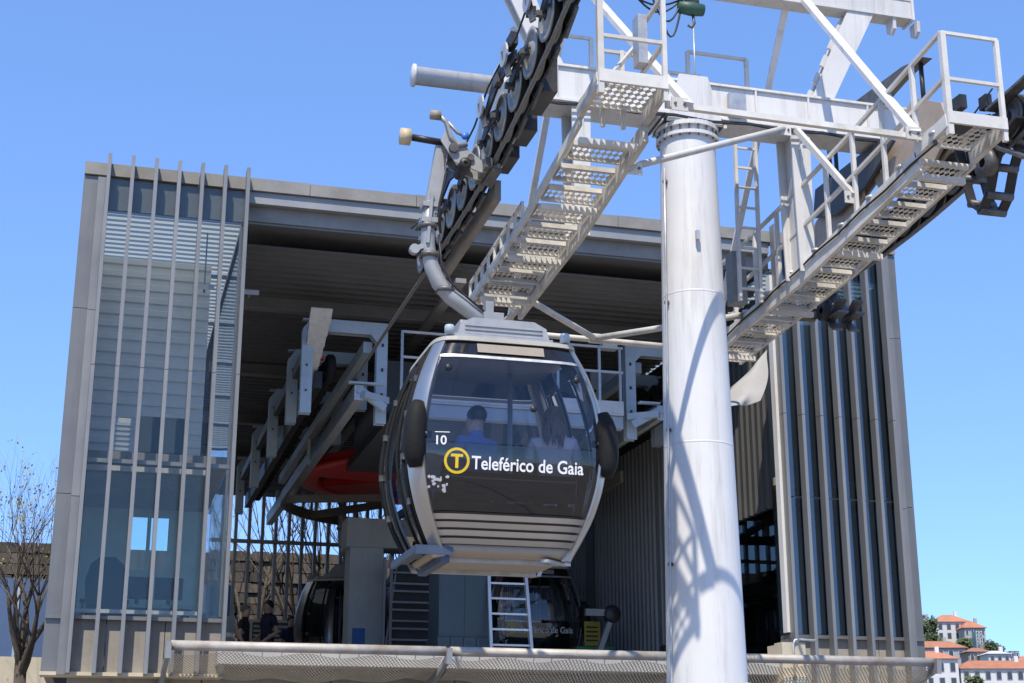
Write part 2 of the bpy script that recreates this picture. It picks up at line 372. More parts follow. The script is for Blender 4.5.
# right wing: inner wall of ribbed sheets over a dark glass strip, white corner post, dark posts
for k, (y0, y1) in enumerate(((21.75, 25.2), (25.22, 28.7), (29.25, 35.9))):
    B(corrugated(MB(), (IXR, y0, 3.9 if k == 0 else DECK), (0, 1, 0), (0, 0, 1), y1 - y0, .21, .04, (-1, 0, 0), 7.72 - (3.9 if k == 0 else DECK)), 'ribbed_wall_sheet', CLAD)
B(corrugated(MB(), (IXR, 20.35, 5.55), (0, 1, 0), (0, 0, 1), 1.38, .21, .04, (-1, 0, 0), 3.4), 'ribbed_wall_sheet', mat('shade_toned_sheet', (.06, .06, .057), .55, .1, vary=.08))  # front sheet coloured near black in place of shade on it
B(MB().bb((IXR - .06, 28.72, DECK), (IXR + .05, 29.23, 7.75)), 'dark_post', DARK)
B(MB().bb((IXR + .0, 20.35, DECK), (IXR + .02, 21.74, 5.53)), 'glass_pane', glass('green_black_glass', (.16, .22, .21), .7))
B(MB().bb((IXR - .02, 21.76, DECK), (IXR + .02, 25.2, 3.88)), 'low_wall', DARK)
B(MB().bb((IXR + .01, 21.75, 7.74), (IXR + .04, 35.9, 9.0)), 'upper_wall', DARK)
B(MB().bb((IXR - .04, FY - .02, 3.66), (IXR + .06, FY + .12, 9.15)), 'corner_post', WHITE)
B(MB().bb((IXL - .09, FY + .05, 3.66), (IXL - .054, FY + .11, 9.15)), 'corner_post', ALUL)
# back room of right wing so that the dark glass has depth behind it
B(MB().bb((IXR + .05, 22.4, DECK), (XR - .14, 22.5, 9.2)), 'partition', mat('wing_partition', (.34, .36, .36), .7))
B(MB().bb((IXR + .05, FY + .34, 5.9), (XR - .14, 22.39, 6.02)), 'upper_floor', CONC)

# objects in the left wing
def floodlight(p, label):
    r = root('floodlight', label, 'light', p)
    MB().bar((0, 0, .0), (0, -.10, .06), .03).build('bracket', STEELPLAIN, r)
    b = MB(); b.prism([(-.2, .05), (.02, .13), (.02, .06), (-.18, -.02)], 0, -.13, .13); b.build('lamp_housing', mat('floodlight_grey', (.45, .47, .5), .4, .3), r)
    return r
p = W(204, 292, Y=20.7); floodlight(p, 'small grey floodlight behind the glass of the left wing')
MB().bar(p, (p.x, p.y, 9.25), .02).build('lamp_rod', STEELPLAIN, bpy.data.objects['floodlight'], wc=True)
p = W(249, 297, Y=21.6); fl2 = floodlight(p, 'small grey floodlight fixed beside the left glass wing inside the hall')
p = W(122, 456, Y=20.55)
ac = root('air_conditioner', 'white louvred air conditioning unit on the upper floor of the left wing', 'air conditioner', (p.x, 20.55, 5.86))
MB().bb((-.17, 0, 0), (.17, .3, .52)).build('casing', WHITE, ac)
for k in range(6): MB().bb((-.14, -.02, .06 + k * .07), (.10, -.003, .10 + k * .07)).build('louvre', GALV, ac)
p = W(162, 455, Y=20.5)
eb = root('equipment_cabinet', 'dark blue equipment box upstairs behind the left wing glass', 'cabinet', (p.x, 20.5, 5.86))
MB().bb((-.32, 0, 0), (.32, .4, .55)).build('casing', NAVY, eb); MB().bb((-.3, -.012, .05), (-.01, -.002, .5)).build('door', NAVY, eb); MB().bb((.01, -.012, .05), (.3, -.002, .5)).build('door', NAVY, eb)
# control desk and chair
ds = root('control_desk', 'dark control desk with small monitors in the glazed control room', 'desk', (.75, 22.4, DECK + .02))
MB().bb((-.55, -.3, .70), (.55, .3, .75)).build('desk_top', STEELPLAIN, ds)
MB().bb((-.52, -.25, 0), (-.1, .25, .695)).build('drawer_unit', DARK, ds); MB().bb((.4, -.25, 0), (.5, .25, .695)).build('leg', DARK, ds)
for x in (-.25, .2):
    m = MB().bb((x - .2, .02, .86), (x + .2, .06, 1.18)).build('monitor', BLACKM, ds); MB().bb((x - .03, .0, .752), (x + .03, .05, .858)).build('monitor_stand', BLACKM, ds)
ch = root('office_chair', 'black high backed office chair behind the control room glass', 'chair', (.05, 21.5, DECK + .02))
b = MB(); b.bb((-.26, -.26, .42), (.26, .26, .52)); b.build('seat', SEAT, ch)
b = MB(); b.prism([(-.25, .56), (.25, .56), (.28, .95), (.22, 1.18), (.1, 1.28), (-.1, 1.28), (-.22, 1.18), (-.28, .95)], 1, -.33, -.22); b.build('backrest', SEAT, ch)
MB().tube((0, 0, .08), (0, 0, .415), .03).build('stem', BLACKM, ch)
for k in range(5):
    t = k * 1.2566; MB().bar((0, 0, .07), (.28 * math.cos(t), .28 * math.sin(t), .03), .05, .035).build('leg', BLACKM, ch)
for sx in (-1, 1): MB().bar((sx * .3, -.2, .70), (sx * .3, .15, .70), .06, .03).build('armrest', BLACKM, ch); MB().bar((sx * .285, -.2, .5), (sx * .3, -.2, .685), .03).build('armrest_post', BLACKM, ch)

# ================================================================== SAFETY RAIL AND NET
RY, RZ = 19.2, 3.21
nr = root('safety_rail', 'long weathered pipe rail along the platform edge with safety net below', 'railing', (6.2, RY, RZ - .35))
def NB(mb, name, m): return mb.build(name, m, nr, wc=True)
RXs = [.85, 4.42, 8.0, 11.55]
for i in range(3): NB(MB().tube((RXs[i] + .03, RY, RZ), (RXs[i + 1] - .03, RY, RZ), .062, 14), 'pipe', PIPE)
for x in RXs:
    b = MB(); b.bar((x, RY - .05, RZ + .04), (x, RY - .03, RZ - .16), .07, .16); b.bar((x, RY, RZ - .1), (x - .02, FY + .44, RZ - .46), .06, .09); b.bar((x, FY + .36, RZ - .6), (x, FY + .41, RZ - .25), .12, .08)
    NB(b, 'bracket', STEELPLAIN)
for i in range(3):
    x0, x1 = RXs[i] + .06, RXs[i + 1] - .06; nb = MB(); sp = .05; na = int((x1 - x0) / sp); nv = 18
    def npt(u, v):
        x = x0 + (x1 - x0) * u; e = math.sin(math.pi * u); sag = .16 * math.sin(math.pi * v) * (.5 + .5 * e) + .025 * math.sin(u * 23 + v * 3)
        return Vector((x, RY + .03 + (FY + .34 - RY) * v, RZ - .09 - .20 * v - sag - (.10 if i == 1 else 0) * math.sin(math.pi * v) * e))
    for a in range(na):
        for c in range(nv):
            for (u0, u1) in (((a) / na, (a + 1) / na), ((a + 1) / na, a / na)):
                A, Bq = npt(u0, c / nv), npt(u1, (c + 1) / nv); d = (Bq - A).normalized(); w_ = Vector((d.y, -d.x, 0)).normalized() * .0085
                nb.add([A - w_, A + w_, Bq + w_, Bq - w_], [(0, 1, 2, 3)])
    o = nb.build('net', NETM, nr, wc=True, fix=False)
    for k in range(14):
        u = (k + .5) / 14; q = npt(u, 0); NB(MB().bar(q, (q.x, RY, RZ - .06), .012), 'net_tie', NETM)
# cream concrete plinth at the foot of the white corner post, with a bent conduit
pb = root('concrete_plinth', 'cream concrete block with a bent conduit beside the white corner post', 'block', (9.55, 19.75, DECK))
MB().bb((-.22, -.25, -.36), (.14, .0, .22)).build('block', CREAM, pb)
MB().bb((-.20, -.03, -.30), (-.05, .28, .20)).build('side_block', CREAM, pb)
MB().path([(-.06, -.28, -.3), (-.06, -.28, .2), (-.03, -.28, .25), (.05, -.27, .26), (.3, -.27, .25)], .018).build('conduit', GALV, pb)
MB().bb((-.24, -.01, -.36), (.14, .62, -.30)).build('foot', CREAM, pb)

# ================================================================== ROPE
RLX, RRX, TY = 3.47, 8.5, 14.2
BWY = 28.0; BWX = (RLX + RRX) / 2; BWR = (RRX - RLX) / 2


def ropez(y):
    if y >= 15: return 7.46
    if y >= 10.4: return 7.46 + .029 * (15 - y) ** 2
    return 7.46 + .029 * 4.6 ** 2 + (10.4 - y) * .267


ys = [-90, 10.4] + [10.4 + .23 * i for i in range(1, 21)] + [BWY]
pts = [(RLX, y, ropez(y)) for y in ys]
pts += [(BWX - BWR * math.cos(t), BWY + BWR * math.sin(t), 7.46) for t in [math.pi * i / 24 for i in range(1, 24)]]
pts += [(RRX, y, ropez(y)) for y in ys[::-1]]
tag(MB().path(pts, .024, 8).build('haul_rope', ROPE), 'thick steel haul rope running from the station over the white tower', 'cable')

# ================================================================== TOWER
CX = 5.95
tw = root('ropeway_tower', 'white steel ropeway tower with tapered round column and wide crossarm', 'tower', (CX, TY, 0))
T = lambda mb, name, m=WHITE: mb.build(name, m, tw, wc=True)
crad = lambda z: .45 - .145 * z / 8.55
prof = [(crad(z), z) for z in (.05, 1, 2, 3, 4, 5, 6, 7, 8, 8.42)]
T(MB().lathe(prof, 48, c=(CX, TY, 0)), 'column', COLUMN)
for z in (4.95, 6.6):
    T(MB().lathe([(crad(z), z - .012), (crad(z) + .002, z - .006), (crad(z) + .003, z), (crad(z) + .002, z + .006), (crad(z), z + .012)], 48, c=(CX, TY, 0)), 'weld_seam', COLUMN)
T(MB().lathe([(0, 0), (.75, 0), (.75, .05), (0, .05)], 32, c=(CX, TY, 0), smooth=False), 'base_flange', GALV)
T(MB().lathe([(.0, 8.42), (.352, 8.42), (.352, 8.46), (.312, 8.46), (.312, 8.53), (.352, 8.53), (.352, 8.58), (.0, 8.58)], 40, c=(CX, TY, 0), smooth=False), 'top_flange')
for k in range(20):
    t = k * math.pi / 10; q = (CX + .331 * math.cos(t), TY + .331 * math.sin(t))
    if k == 0: bolt = T(MB().tube((*q, 8.40), (*q, 8.60), .009, 6), 'bolt', GALVD); bq = Vector(bolt.location); b0 = Vector((*q, 0))
    else: inst(bolt, bq + Vector((*q, 0)) - b0)
# cap plates that carry the crossarm
T(MB().prism([(CX - .33, 8.58), (CX + .33, 8.58), (CX + .17, 9.16), (CX - .17, 9.16)], 1, TY - .25, TY - .215), 'cap_plate')
T(MB().prism([(CX - .33, 8.58), (CX + .33, 8.58), (CX + .17, 9.16), (CX - .17, 9.16)], 1, TY + .215, TY + .25), 'cap_plate')
for s in (-1, 1): T(MB().prism([(TY - .2, 8.58), (TY + .2, 8.58), (TY + .2, 8.66), (TY - .2, 8.66)], 0, CX + s * .36, CX + s * .40), 'gusset')
b = MB(); b.bb((3.75, TY - .20, 8.70), (8.75, TY - .18, 9.08)); b.bb((3.75, TY + .18, 8.70), (8.75, TY + .20, 9.08)); b.bb((3.75, TY - .23, 9.082), (8.75, TY + .23, 9.11)); b.bb((3.75, TY - .23, 8.67), (8.75, TY + .23, 8.698))
T(b, 'crossarm')
for x in (4.35, 4.95, 6.7, 7.35, 8.1): T(MB().bb((x, TY - .228, 8.70), (x + .02, TY - .202, 9.08)), 'stiffener')
T(MB().lathe([(0, 2.80), (.125, 2.80), (.125, 2.83), (.10, 2.83), (.10, 3.748), (0, 3.748)], 24, axis='X', c=(0, TY, 8.86)), 'crossarm_tube')
# hangers that drop from the crossarm to the walkways
for x0, x1, zb, ya in ((7.16, 7.34, 6.98, TY), (4.56, 4.72, 7.15, TY)):
    b = MB(); b.prism([(ya - .16, zb), (ya + .16, zb), (ya + .22, 8.668), (ya - .22, 8.668)], 0, x0 + .07, x0 + .10)
    b.prism([(x0, zb), (x1, zb), (x1 + .03, 8.668), (x0 - .03, 8.668)], 1, ya - .19, ya - .165); b.prism([(x0, zb), (x1, zb), (x1 + .03, 8.668), (x0 - .03, 8.668)], 1, ya + .165, ya + .19)
    T(b, 'hanger')
# lifting frame above the crossarm
b = MB(); b.bb((3.0, TY - .11, 10.36), (8.86, TY + .11, 10.385)); b.bb((3.0, TY - .11, 10.60), (8.86, TY + .11, 10.625)); b.bb((3.0, TY - .10, 10.387), (8.86, TY - .08, 10.598)); b.bb((3.0, TY + .08, 10.387), (8.86, TY + .10, 10.598)); T(b, 'lifting_beam')
for xe, s in ((8.86, 1), (3.0, -1)):
    T(MB().bb((xe, TY - .13, 10.34), (xe + s * .03, TY + .13, 10.66)), 'end_plate')
    for dx in (-.22, .10): T(MB().prism([(TY - .09, 10.36), (TY + .09, 10.36), (TY + .08, 10.22), (TY, 10.16), (TY - .08, 10.22)], 0, xe + s * dx - .02, xe + s * dx + .02), 'lifting_lug')
for s in (-1, 1):
    x0, x1 = 5.98 + s * 1.62, 5.98 + s * 2.18
    T(MB().prism([(x0 - .13, 9.11), (x0 + .13, 9.11), (x1 + .2, 10.358), (x1 - .14, 10.358)], 1, TY - .09, TY - .06), 'frame_post')
    T(MB().prism([(x0 - .13, 9.11), (x0 + .13, 9.11), (x1 + .2, 10.358), (x1 - .14, 10.358)], 1, TY + .06, TY + .09), 'frame_post')
    b = MB()
    for k in range(5): b.bar((x0 + (x1 - x0) * k / 5 - s * .12, TY, 9.13 + 1.2 * k / 5), (x0 + (x1 - x0) * (k + .6) / 5 - s * .12, TY, 9.13 + 1.2 * (k + .6) / 5), .03, .115)
    T(b, 'batten')
    # four long braces from the lifting beam to the walkway ends
    xi = 5.98 + s * 1.47; xo = 5.98 + s * 1.28
    T(MB().bar((xi, TY - .1, 10.42), (5.98 + s * 1.16, 11.45, 7.50), .10, .05), 'brace')
    T(MB().bar((5.98 + s * 1.33, TY + .1, 10.40), (5.98 + s * 1.36, 16.9, 7.02 if s < 0 else 6.95), .075, .04), 'brace')
# horizontal bracing between the walkways
for p_, q_, w_ in (((4.62, 11.5, 7.5), (7.16, 11.5, 7.48), .055), ((4.5, 12.25, 7.17), (7.0, 13.92, 8.62), .065), ((4.52, 15.7, 6.95), (5.8, 17.1, 6.98), .075), ((5.8, 17.1, 6.98), (7.2, 15.7, 6.98), .075), ((4.5, 17.1, 6.98), (7.3, 17.15, 6.96), .07), ((4.5, 15.9, 6.93), (4.5, 17.1, 6.98), .07), ((7.15, 13.9, 8.62), (7.22, 12.85, 7.42), .06)):
    T(MB().tube(p_, q_, w_ / 1.8, 8) if w_ > .06 else MB().bar(p_, q_, w_), 'tie_bar', WHITE2)
# ladder from the crossarm down to the right walkway
lb = MB()
lx, ly = 6.98, TY + .75
for s in (-1, 1): lb.bar((lx + s * .13, ly, 6.9), (lx + s * .13, ly - .05, 8.95), .035, .05)
for k in range(8): lb.bar((lx - .13, ly - .006 * k, 7.05 + k * .25), (lx + .13, ly - .006 * k, 7.05 + k * .25), .025)
T(lb, 'ladder', WHITE2)
T(MB().bb((lx - .16, ly + .12, 6.92), (lx + .02, ly + .3, 7.55)), 'junction_box', STEELPLAIN)
# guard rails standing on the crossarm
for x0, x1, zz in ((4.05, 5.0, 9.11), (5.95, 6.35, 9.11), (6.2, 6.95, 9.11)):
    b = MB(); y = TY + .5; h = .75 if x0 != 5.95 else .45
    for x in (x0, x1): b.bar((x, y, 9.0), (x, y, zz + h), .045); b.bar((x, TY + .2, 9.02), (x, y, 9.02), .04)
    b.bar((x0, y, zz + h), (x1, y, zz + h), .035); b.bar((x0, y, zz + h * .5), (x1, y, zz + h * .5), .035)
    T(b, 'guard_rail', WHITE2)
# gusset plates, bolts and cable runs
for gx, gy, gz in ((4.74, 11.46, 7.5), (7.12, 11.46, 7.5), (7.0, 13.9, 8.6), (7.2, 12.86, 7.4), (4.6, 12.3, 7.2), (5.8, 17.1, 6.98)):
    T(MB().box((gx, gy, gz), (.16, .012, .13)), 'gusset_plate', WHITE2)
    for dx in (-.045, .045): T(MB().tube((gx + dx, gy - .02, gz), (gx + dx, gy - .005, gz), .014, 6), 'bolt', GALVD)
for off, zz in ((.0, 8.655), (.06, 8.645)): T(MB().path([(3.9 + .45 * i, TY - .245 - off * .4, zz - .03 * (i % 2) - off * .3) for i in range(11)], .011, 6), 'cable', BLACKM)
T(MB().path([(4.57, 11.4 + .5 * i, 7.36 - .045 * i + .02 * (i % 2)) for i in range(10)], .012, 6), 'cable', BLACKM)
T(MB().path([(7.20, 11.2 + .5 * i, 7.30 - .045 * i + .02 * (i % 2)) for i in range(12)], .012, 6), 'cable', BLACKM)
T(MB().bb((6.35, TY - .3, 8.72), (6.55, TY - .232, 8.98)), 'junction_box', GALV)
# cable conduit up the column
T(MB().path([(CX - .47 + .017 * k, TY - .12, .05 + k) for k in range(9)], .013), 'conduit', GALV)
b = MB()
for k in range(6): z = .9 + k * 1.4; b.bar((CX - .47 + .017 * z, TY - .12, z), (CX - .40 + .015 * z, TY - .05, z), .05, .03)
T(b, 'conduit_clip', GALVD)
T(MB().bb((CX - .10, TY - .40, 7.15), (CX - .06, TY - .36, 7.25)), 'earth_lug', GALV)
T(MB().bb((CX + .24, TY - .385, 2.42), (CX + .30, TY - .34, 2.52)), 'number_plate', LETTER)
# hoist hanging under the lifting beam, with loops of cable
p = W(691, 8, Y=TY); hz = root('hoist', 'dark green chain hoist with cable loops hanging below the lifting beam', 'hoist', (p.x, TY, 10.0))
MB().lathe([(0, -.17), (.07, -.15), (.085, 0), (.07, .15), (0, .17)], 16, axis='X', c=(0, 0, .14)).build('motor', mat('hoist_green', (.03, .09, .06), .5, vary=.3), hz)
MB().bb((-.06, -.06, .2), (.08, .06, .335)).build('gear_box', BLACKM, hz)
b = MB(); b.path([(.02, 0, .06), (.03, -.01, -.05), (0, 0, -.1), (-.04, .01, -.07)], .018); b.build('hook', GALVD, hz)
MB().tube((.02, .0, -.09), (.02, .0, -.86), .010, 6).build('chain', GALV, hz)
for sag, x1, y1 in ((.38, -.55, -.05), (.25, -.75, .05), (.55, -.42, .03), (.18, -.9, -.02)):
    MB().path([(-.1 + (x1 + .1) * t, y1 * t, .25 - sag * math.sin(math.pi * t) + .1 * t) for t in [i / 10 for i in range(11)]], .012, 6).build('cable_loop', BLACKM, hz)


# ================================================================== WALKWAYS
def perforated(mb, w, d, nx, ny):
    for i in range(nx):
        for j in range(ny):
            x0, x1 = -w / 2 + w * i / nx, -w / 2 + w * (i + 1) / nx; y0, y1 = -d / 2 + d * j / ny, -d / 2 + d * (j + 1) / ny
            cx, cy = (x0 + x1) / 2, (y0 + y1) / 2; kx, ky = (x1 - x0) * .46, (y1 - y0) * .46
            vs_ = [(x0, y0, 0), (x1, y0, 0), (x1, y1, 0), (x0, y1, 0), (cx, cy - ky, 0), (cx + kx, cy, 0), (cx, cy + ky, 0), (cx - kx, cy, 0)]
            mb.add(vs_, [(0, 1, 4), (1, 5, 4), (1, 2, 5), (2, 6, 5), (2, 3, 6), (3, 7, 6), (3, 0, 7), (0, 4, 7)])
    return mb


def tread_mesh(w, d, nx, ny):
    m = perforated(MB(), w, d, nx, ny)
    m.bb((-w / 2, -d / 2 - .006, -.045), (w / 2, -d / 2, .003)); m.bb((-w / 2, d / 2, -.045), (w / 2, d / 2 + .006, .003)); m.bb((-w / 2 - .004, -d / 2, -.045), (-w / 2, d / 2, .003)); m.bb((w / 2, -d / 2, -.045), (w / 2 + .004, d / 2, .003))
    m.bb((-w / 2, -d / 2 + .0, -.05), (w / 2, -d / 2 + .03, -.045)); m.bb((-w / 2, d / 2 - .03, -.05), (w / 2, d / 2, -.045))
    return m


def walkway(x0, x1, ya, za, yb, zb, label, right):
    """stepped maintenance walkway along the rope: (ya, za) station end, (yb, zb) line end"""
    xm = (x0 + x1) / 2; wy = root('service_walkway', label, 'walkway', (xm, (ya + yb) / 2, (za + zb) / 2 - .2), group='maintenance walkways of the tower')
    Z = lambda y: za + (zb - za) * (y - ya) / (yb - ya) + .10 * math.sin(math.pi * (y - ya) / (yb - ya)) * -1
    K = lambda mb, name, m=WHITE2: mb.build(name, m, wy, wc=True)
    n = int((ya - yb - .5) / .40); w = x1 - x0 - .09; proto = None
    for k in range(n):
        y = ya - .22 - k * .40; z = Z(y)
        if proto is None: proto = K(tread_mesh(w, .29, 9, 3), 'tread'); base = Vector((xm, y, z)); proto.location = base - wloc(wy); proto.data.transform(Matrix.Translation((0, 0, -.05)))
        else: inst(proto, Vector((xm, y, z)) - wloc(wy), rot=(R(random.uniform(-1.2, 1.2) - 3), 0, 0))
    # line-end landing
    pf = K(tread_mesh(x1 - x0 - .02, .62, 9, 7), 'landing'); pf.location = Vector((xm, yb + .30, zb + .06)) - wloc(wy)
    b = MB(); b.bar((x0 - .01, yb - .02, zb + .07), (x1 + .01, yb - .02, zb + .07), .03, .12); K(b, 'landing_edge')
    for x in (x0, x1):
        seg = MB(); ys_ = [ya, (ya + yb) / 2, yb + .55]
        big = (x == x0) == right; hh_ = .20 if big else .06 if right else .09; dz_ = -.06 if big else -.02
        for q in range(2): seg.bar((x, ys_[q], Z(ys_[q]) + dz_), (x, ys_[q + 1], Z(ys_[q + 1]) + dz_), .05 if big else .035, hh_)
        seg.bar((x, yb + .58, zb - .03), (x, yb, zb + .045), .05, .13); K(seg, 'stringer')
    # cross bearers
    for k in range(4):
        y = ya - .5 - k * (ya - yb - 1.2) / 3; K(MB().bar((x0 + .03, y, Z(y) - .13), (x1 - .03, y, Z(y) - .13), .06), 'bearer')
    h = .95
    def post(x, y, z0, hh, w_=.045): return K(MB().bar((x, y, z0 - .1), (x, y, z0 + hh), w_), 'rail_post')
    # end rail at the line end
    for x in (x0 + .01, x1 - .01): post(x, yb, zb, h, .055 if x < xm else .042)
    for hh in (h, h * .5): K(MB().bar((x0, yb, zb + hh), (x1, yb, zb + hh), .032), 'hand_rail')
    if right:
        yy = [yb + .55 + .62 * i for i in range(9)]
        for i, y in enumerate(yy):
            post(x0, y, Z(y), h, .042)
            K(MB().lathe([(0, 0), (.055, 0), (.055, .03), (0, .03)], 10, c=(x0, y - .3, Z(y) + .08)), 'clamp', GALV); K(MB().bar((x0, y - .3, Z(y) - .02), (x0, y - .3, Z(y) + .08), .03), 'clamp_stem', GALVD)
        for hh in (h, h * .5):
            P_ = [Vector((x0, yb, zb + hh))] + [Vector((x0, y, Z(y) + hh)) for y in yy] + [Vector((x0, ya, Z(ya) + hh))]
            for i in range(len(P_) - 1): K(MB().bar(P_[i], P_[i + 1], .038), 'hand_rail')
        K(MB().bb((x0 + .12, yb + .12, zb + .07), (x0 + .34, yb + .3, zb + .19)), 'cable_box', BLACKM)
    else:
        yy = [ya - .1 - .28 * i for i in range(9)]
        for y in yy: post(x0, y, Z(y), .22, .03)
        K(MB().bar((x0, yy[0], Z(yy[0]) + .2), (x0, yy[-1], Z(yy[-1]) + .2), .03), 'hand_rail')
        for x in (x0 + .25, x1 - .18): post(x, yb + .65, zb, .7, .04)
        for hh in (.35, .68): K(MB().bar((x0 + .25, yb + .65, zb + hh), (x1, yb + .65, zb + hh), .03), 'hand_rail')
        K(MB().bar((x0 + .05, yb + .1, zb + .02), (x1 - .05, yb + .6, zb + .75), .035), 'hand_rail')
        for hh in (h, h * .5): K(MB().bar((x1 - .01, yb, zb + hh), (x1 - .01, yb + .65, zb + hh - .03), .035), 'hand_rail')
        K(MB().bb((x1 - .12, yb + .35, zb + .45), (x1 - .03, yb + .5, zb + .95)), 'control_box', GALV)
    return wy


walkway(3.90, 4.53, 16.1, 6.98, 11.25, 7.50, 'white stepped walkway of perforated treads left of the tower column', False)
walkway(7.24, 7.84, 17.2, 6.86, 11.05, 7.42, 'white stepped walkway with tall handrails right of the tower column', True)


# ================================================================== SHEAVE BATTERIES
def sheaves(rx, label, left):
    sb = root('sheave_battery', label, 'pulley assembly', (rx, 14.0, 7.46), group='pulley assemblies on the tower')
    S = lambda mb, name, m: mb.build(name, m, sb, wc=True)
    RAD = .235; n = 12 if left else 9; y0 = 10.75 if left else 11.85; dy = .53; wproto = None; cs = []
    for k in range(n):
        y = y0 + k * dy; sl_ = -2 * .029 * max(0, 15 - y); c = Vector((rx, y - sl_ * .0, ropez(y) + .022 + RAD)); cs.append(c)
        if wproto is None:
            w_ = MB().lathe([(.05, -.055), (.05, .055), (.10, .055), (.11, .03), (RAD - .05, .026), (RAD - .04, .05), (RAD + .012, .05), (RAD - .002, .035)], 28, axis='X')
            w_.lathe([(RAD - .002, -.035), (RAD + .012, -.05), (RAD - .04, -.05), (RAD - .05, -.026), (.11, -.03), (.10, -.055), (.05, -.055)], 28, axis='X')
            wproto = w_.build('sheave_wheel', mat('pale_sheave_rim', (.30, .30, .285), .45, .3, vary=.15, scale=10, dirt=(.08, .07, .06), dirt_amt=.7) if left else GALVD, sb, loc=c - wloc(sb))
            ty = MB().lathe([(RAD - .04, -.034), (RAD + .002, -.034), (RAD - .006, 0), (RAD + .002, .034), (RAD - .04, .034)], 28, axis='X').build('tyre', RUBBER, wproto, loc=(0, 0, 0))
            for t in range(5): MB().bb((-.02, .06, -.022), (.02, RAD - .05, .022)).build('spoke', wproto.data.materials[0], wproto, loc=(0, 0, 0)).rotation_euler = (t * 1.2566, 0, 0)
        else:
            q = copy_tree(wproto, sb); q.location = c - wloc(sb); q.rotation_euler = (random.random() * 6, 0, 0)
    # short balancers over pairs of wheels, both sides
    for k in range(0, n - 1, 2):
        a, c = cs[k], cs[k + 1]; m_ = (a + c) / 2
        for s in (-1, 1):
            P = [(a.y - .07, a.z - .04), (a.y - .07, a.z + .05), (m_.y - .08, m_.z + .16), (m_.y + .08, m_.z + .16), (c.y + .07, c.z + .05), (c.y + .07, c.z - .04), (m_.y, m_.z + .02)]
            S(MB().prism(P, 0, rx + s * .085 - .008, rx + s * .085 + .008), 'balance_plate', (GALV if s > 0 else BLACKM) if left else BLACKM)
        S(MB().tube((rx - .13, m_.y, m_.z + .10), (rx + .13, m_.y, m_.z + .10), .03), 'pivot_pin', GALV)
    # long balancers over four wheels
    for k in ((2, 6) if left else (0, 4)):
        a, c = (cs[k] + cs[k + 1]) / 2, (cs[k + 2] + cs[k + 3]) / 2; m_ = (a + c) / 2
        for s in (-1, 1):
            P = [(a.y - .1, a.z + .06), (a.y - .08, a.z + .16), (m_.y - .12, m_.z + .36), (m_.y + .12, m_.z + .36), (c.y + .08, c.z + .16), (c.y + .1, c.z + .06), (m_.y, m_.z + .18)]
            S(MB().prism(P, 0, rx + s * .125 - .012, rx + s * .125 + .012), 'balance_beam', BLACKM if left else TAN)
    # main balancer under the crossarm with axle saddle
    i0 = 3 if left else 1
    a, c = cs[i0] + Vector((0, .25, .32)), cs[i0 + 5] + Vector((0, .1, .32))
    for s in ((1,) if left else (-1, 1)):
        P = [(a.y - .12, a.z - .05), (a.y - .05, a.z + .12), (14.0, 8.62), (14.4, 8.62), (c.y + .05, c.z + .12), (c.y + .12, c.z - .05), (14.2, 8.28)]
        S(MB().prism(P, 0, rx + s * .165 - .014, rx + s * .165 + .014), 'main_beam', (GALVD if s < 0 else GALV) if left else TAN)
    if not left: S(MB().bb((rx - .2, TY - .17, 8.45), (rx + .27, TY + .17, 8.668)), 'saddle', WHITE if left else GALVD)
    if left:
        S(MB().bb((rx + .2, 12.2, 7.85), (rx + .34, 12.75, 8.25)), 'switch_box', BLACKM)
        S(MB().bb((rx + .2, 12.95, 7.78), (rx + .36, 13.35, 8.1)), 'switch_box', BLACKM)
        S(MB().bb((rx + .2, 13.5, 7.72), (rx + .33, 13.95, 7.98)), 'switch_box', BLACKM)
        S(MB().prism([(12.55, 7.9), (12.9, 8.15), (13.6, 7.95), (14.3, 7.6), (13.5, 7.7), (12.9, 7.82)], 0, rx + .18, rx + .195), 'blade_plate', WHITE)
        S(MB().prism([(13.9, 7.62), (16.3, 7.50), (16.3, 7.34), (13.9, 7.40)], 0, rx + .17, rx + .24), 'side_rail', mat('weathered_rail', (.27, .24, .20), .6, .2, vary=.2))
        for y in (11.4, 12.2, 13.1):   # round cover plates on the outer side
            zc = ropez(y) + .52; S(MB().lathe([(0, -.01), (.12, -.01), (.12, .01), (0, .01)], 18, axis='X', c=(rx - .19, y, zc - .04), smooth=False), 'cover_disc', GALV)
            S(MB().bar((rx - .19, y, zc), (rx - .15, y - .05, zc - .28), .02, .06), 'cover_arm', GALVD)
    else:
        for P in ([(12.6, 8.2), (12.72, 8.55), (13.24, 8.85), (13.42, 8.78), (13.55, 8.42), (14.2, 8.25), (14.05, 8.0), (13.0, 7.92)], [(14.45, 8.62), (14.95, 8.58), (15.9, 8.2), (16.0, 7.85), (15.2, 7.82), (14.5, 8.15)]):
            S(MB().prism(P, 0, rx - .24, rx - .20), 'shield_plate', TAN)
        S(MB().prism([(13.6, 8.48), (13.95, 8.62), (15.5, 8.64), (15.6, 8.3), (15.0, 8.12), (14.3, 8.2)], 0, rx - .32, rx - .28), 'dark_shield', mat('charcoal_plate', (.10, .105, .11), .5, .2))
        for y, zz, z0 in ((13.28, 9.25, 8.7), (13.10, 9.22, 8.65), (15.3, 9.1, 8.1), (15.14, 9.1, 8.1)): S(MB().tube((rx - .2, y, z0), (rx - .2, y, zz), .026), 'damper_rod', BLACKM)
        S(MB().prism([(12.95, 9.2), (13.4, 9.3), (14.6, 9.38), (14.6, 9.22), (14.0, 9.12), (13.4, 9.2)], 0, rx - .26, rx - .14), 'damper_arm', GALVD)
        S(MB().bb((rx - .25, 14.1, 9.112), (rx - .1, 14.3, 9.24)), 'damper_foot', GALVD)
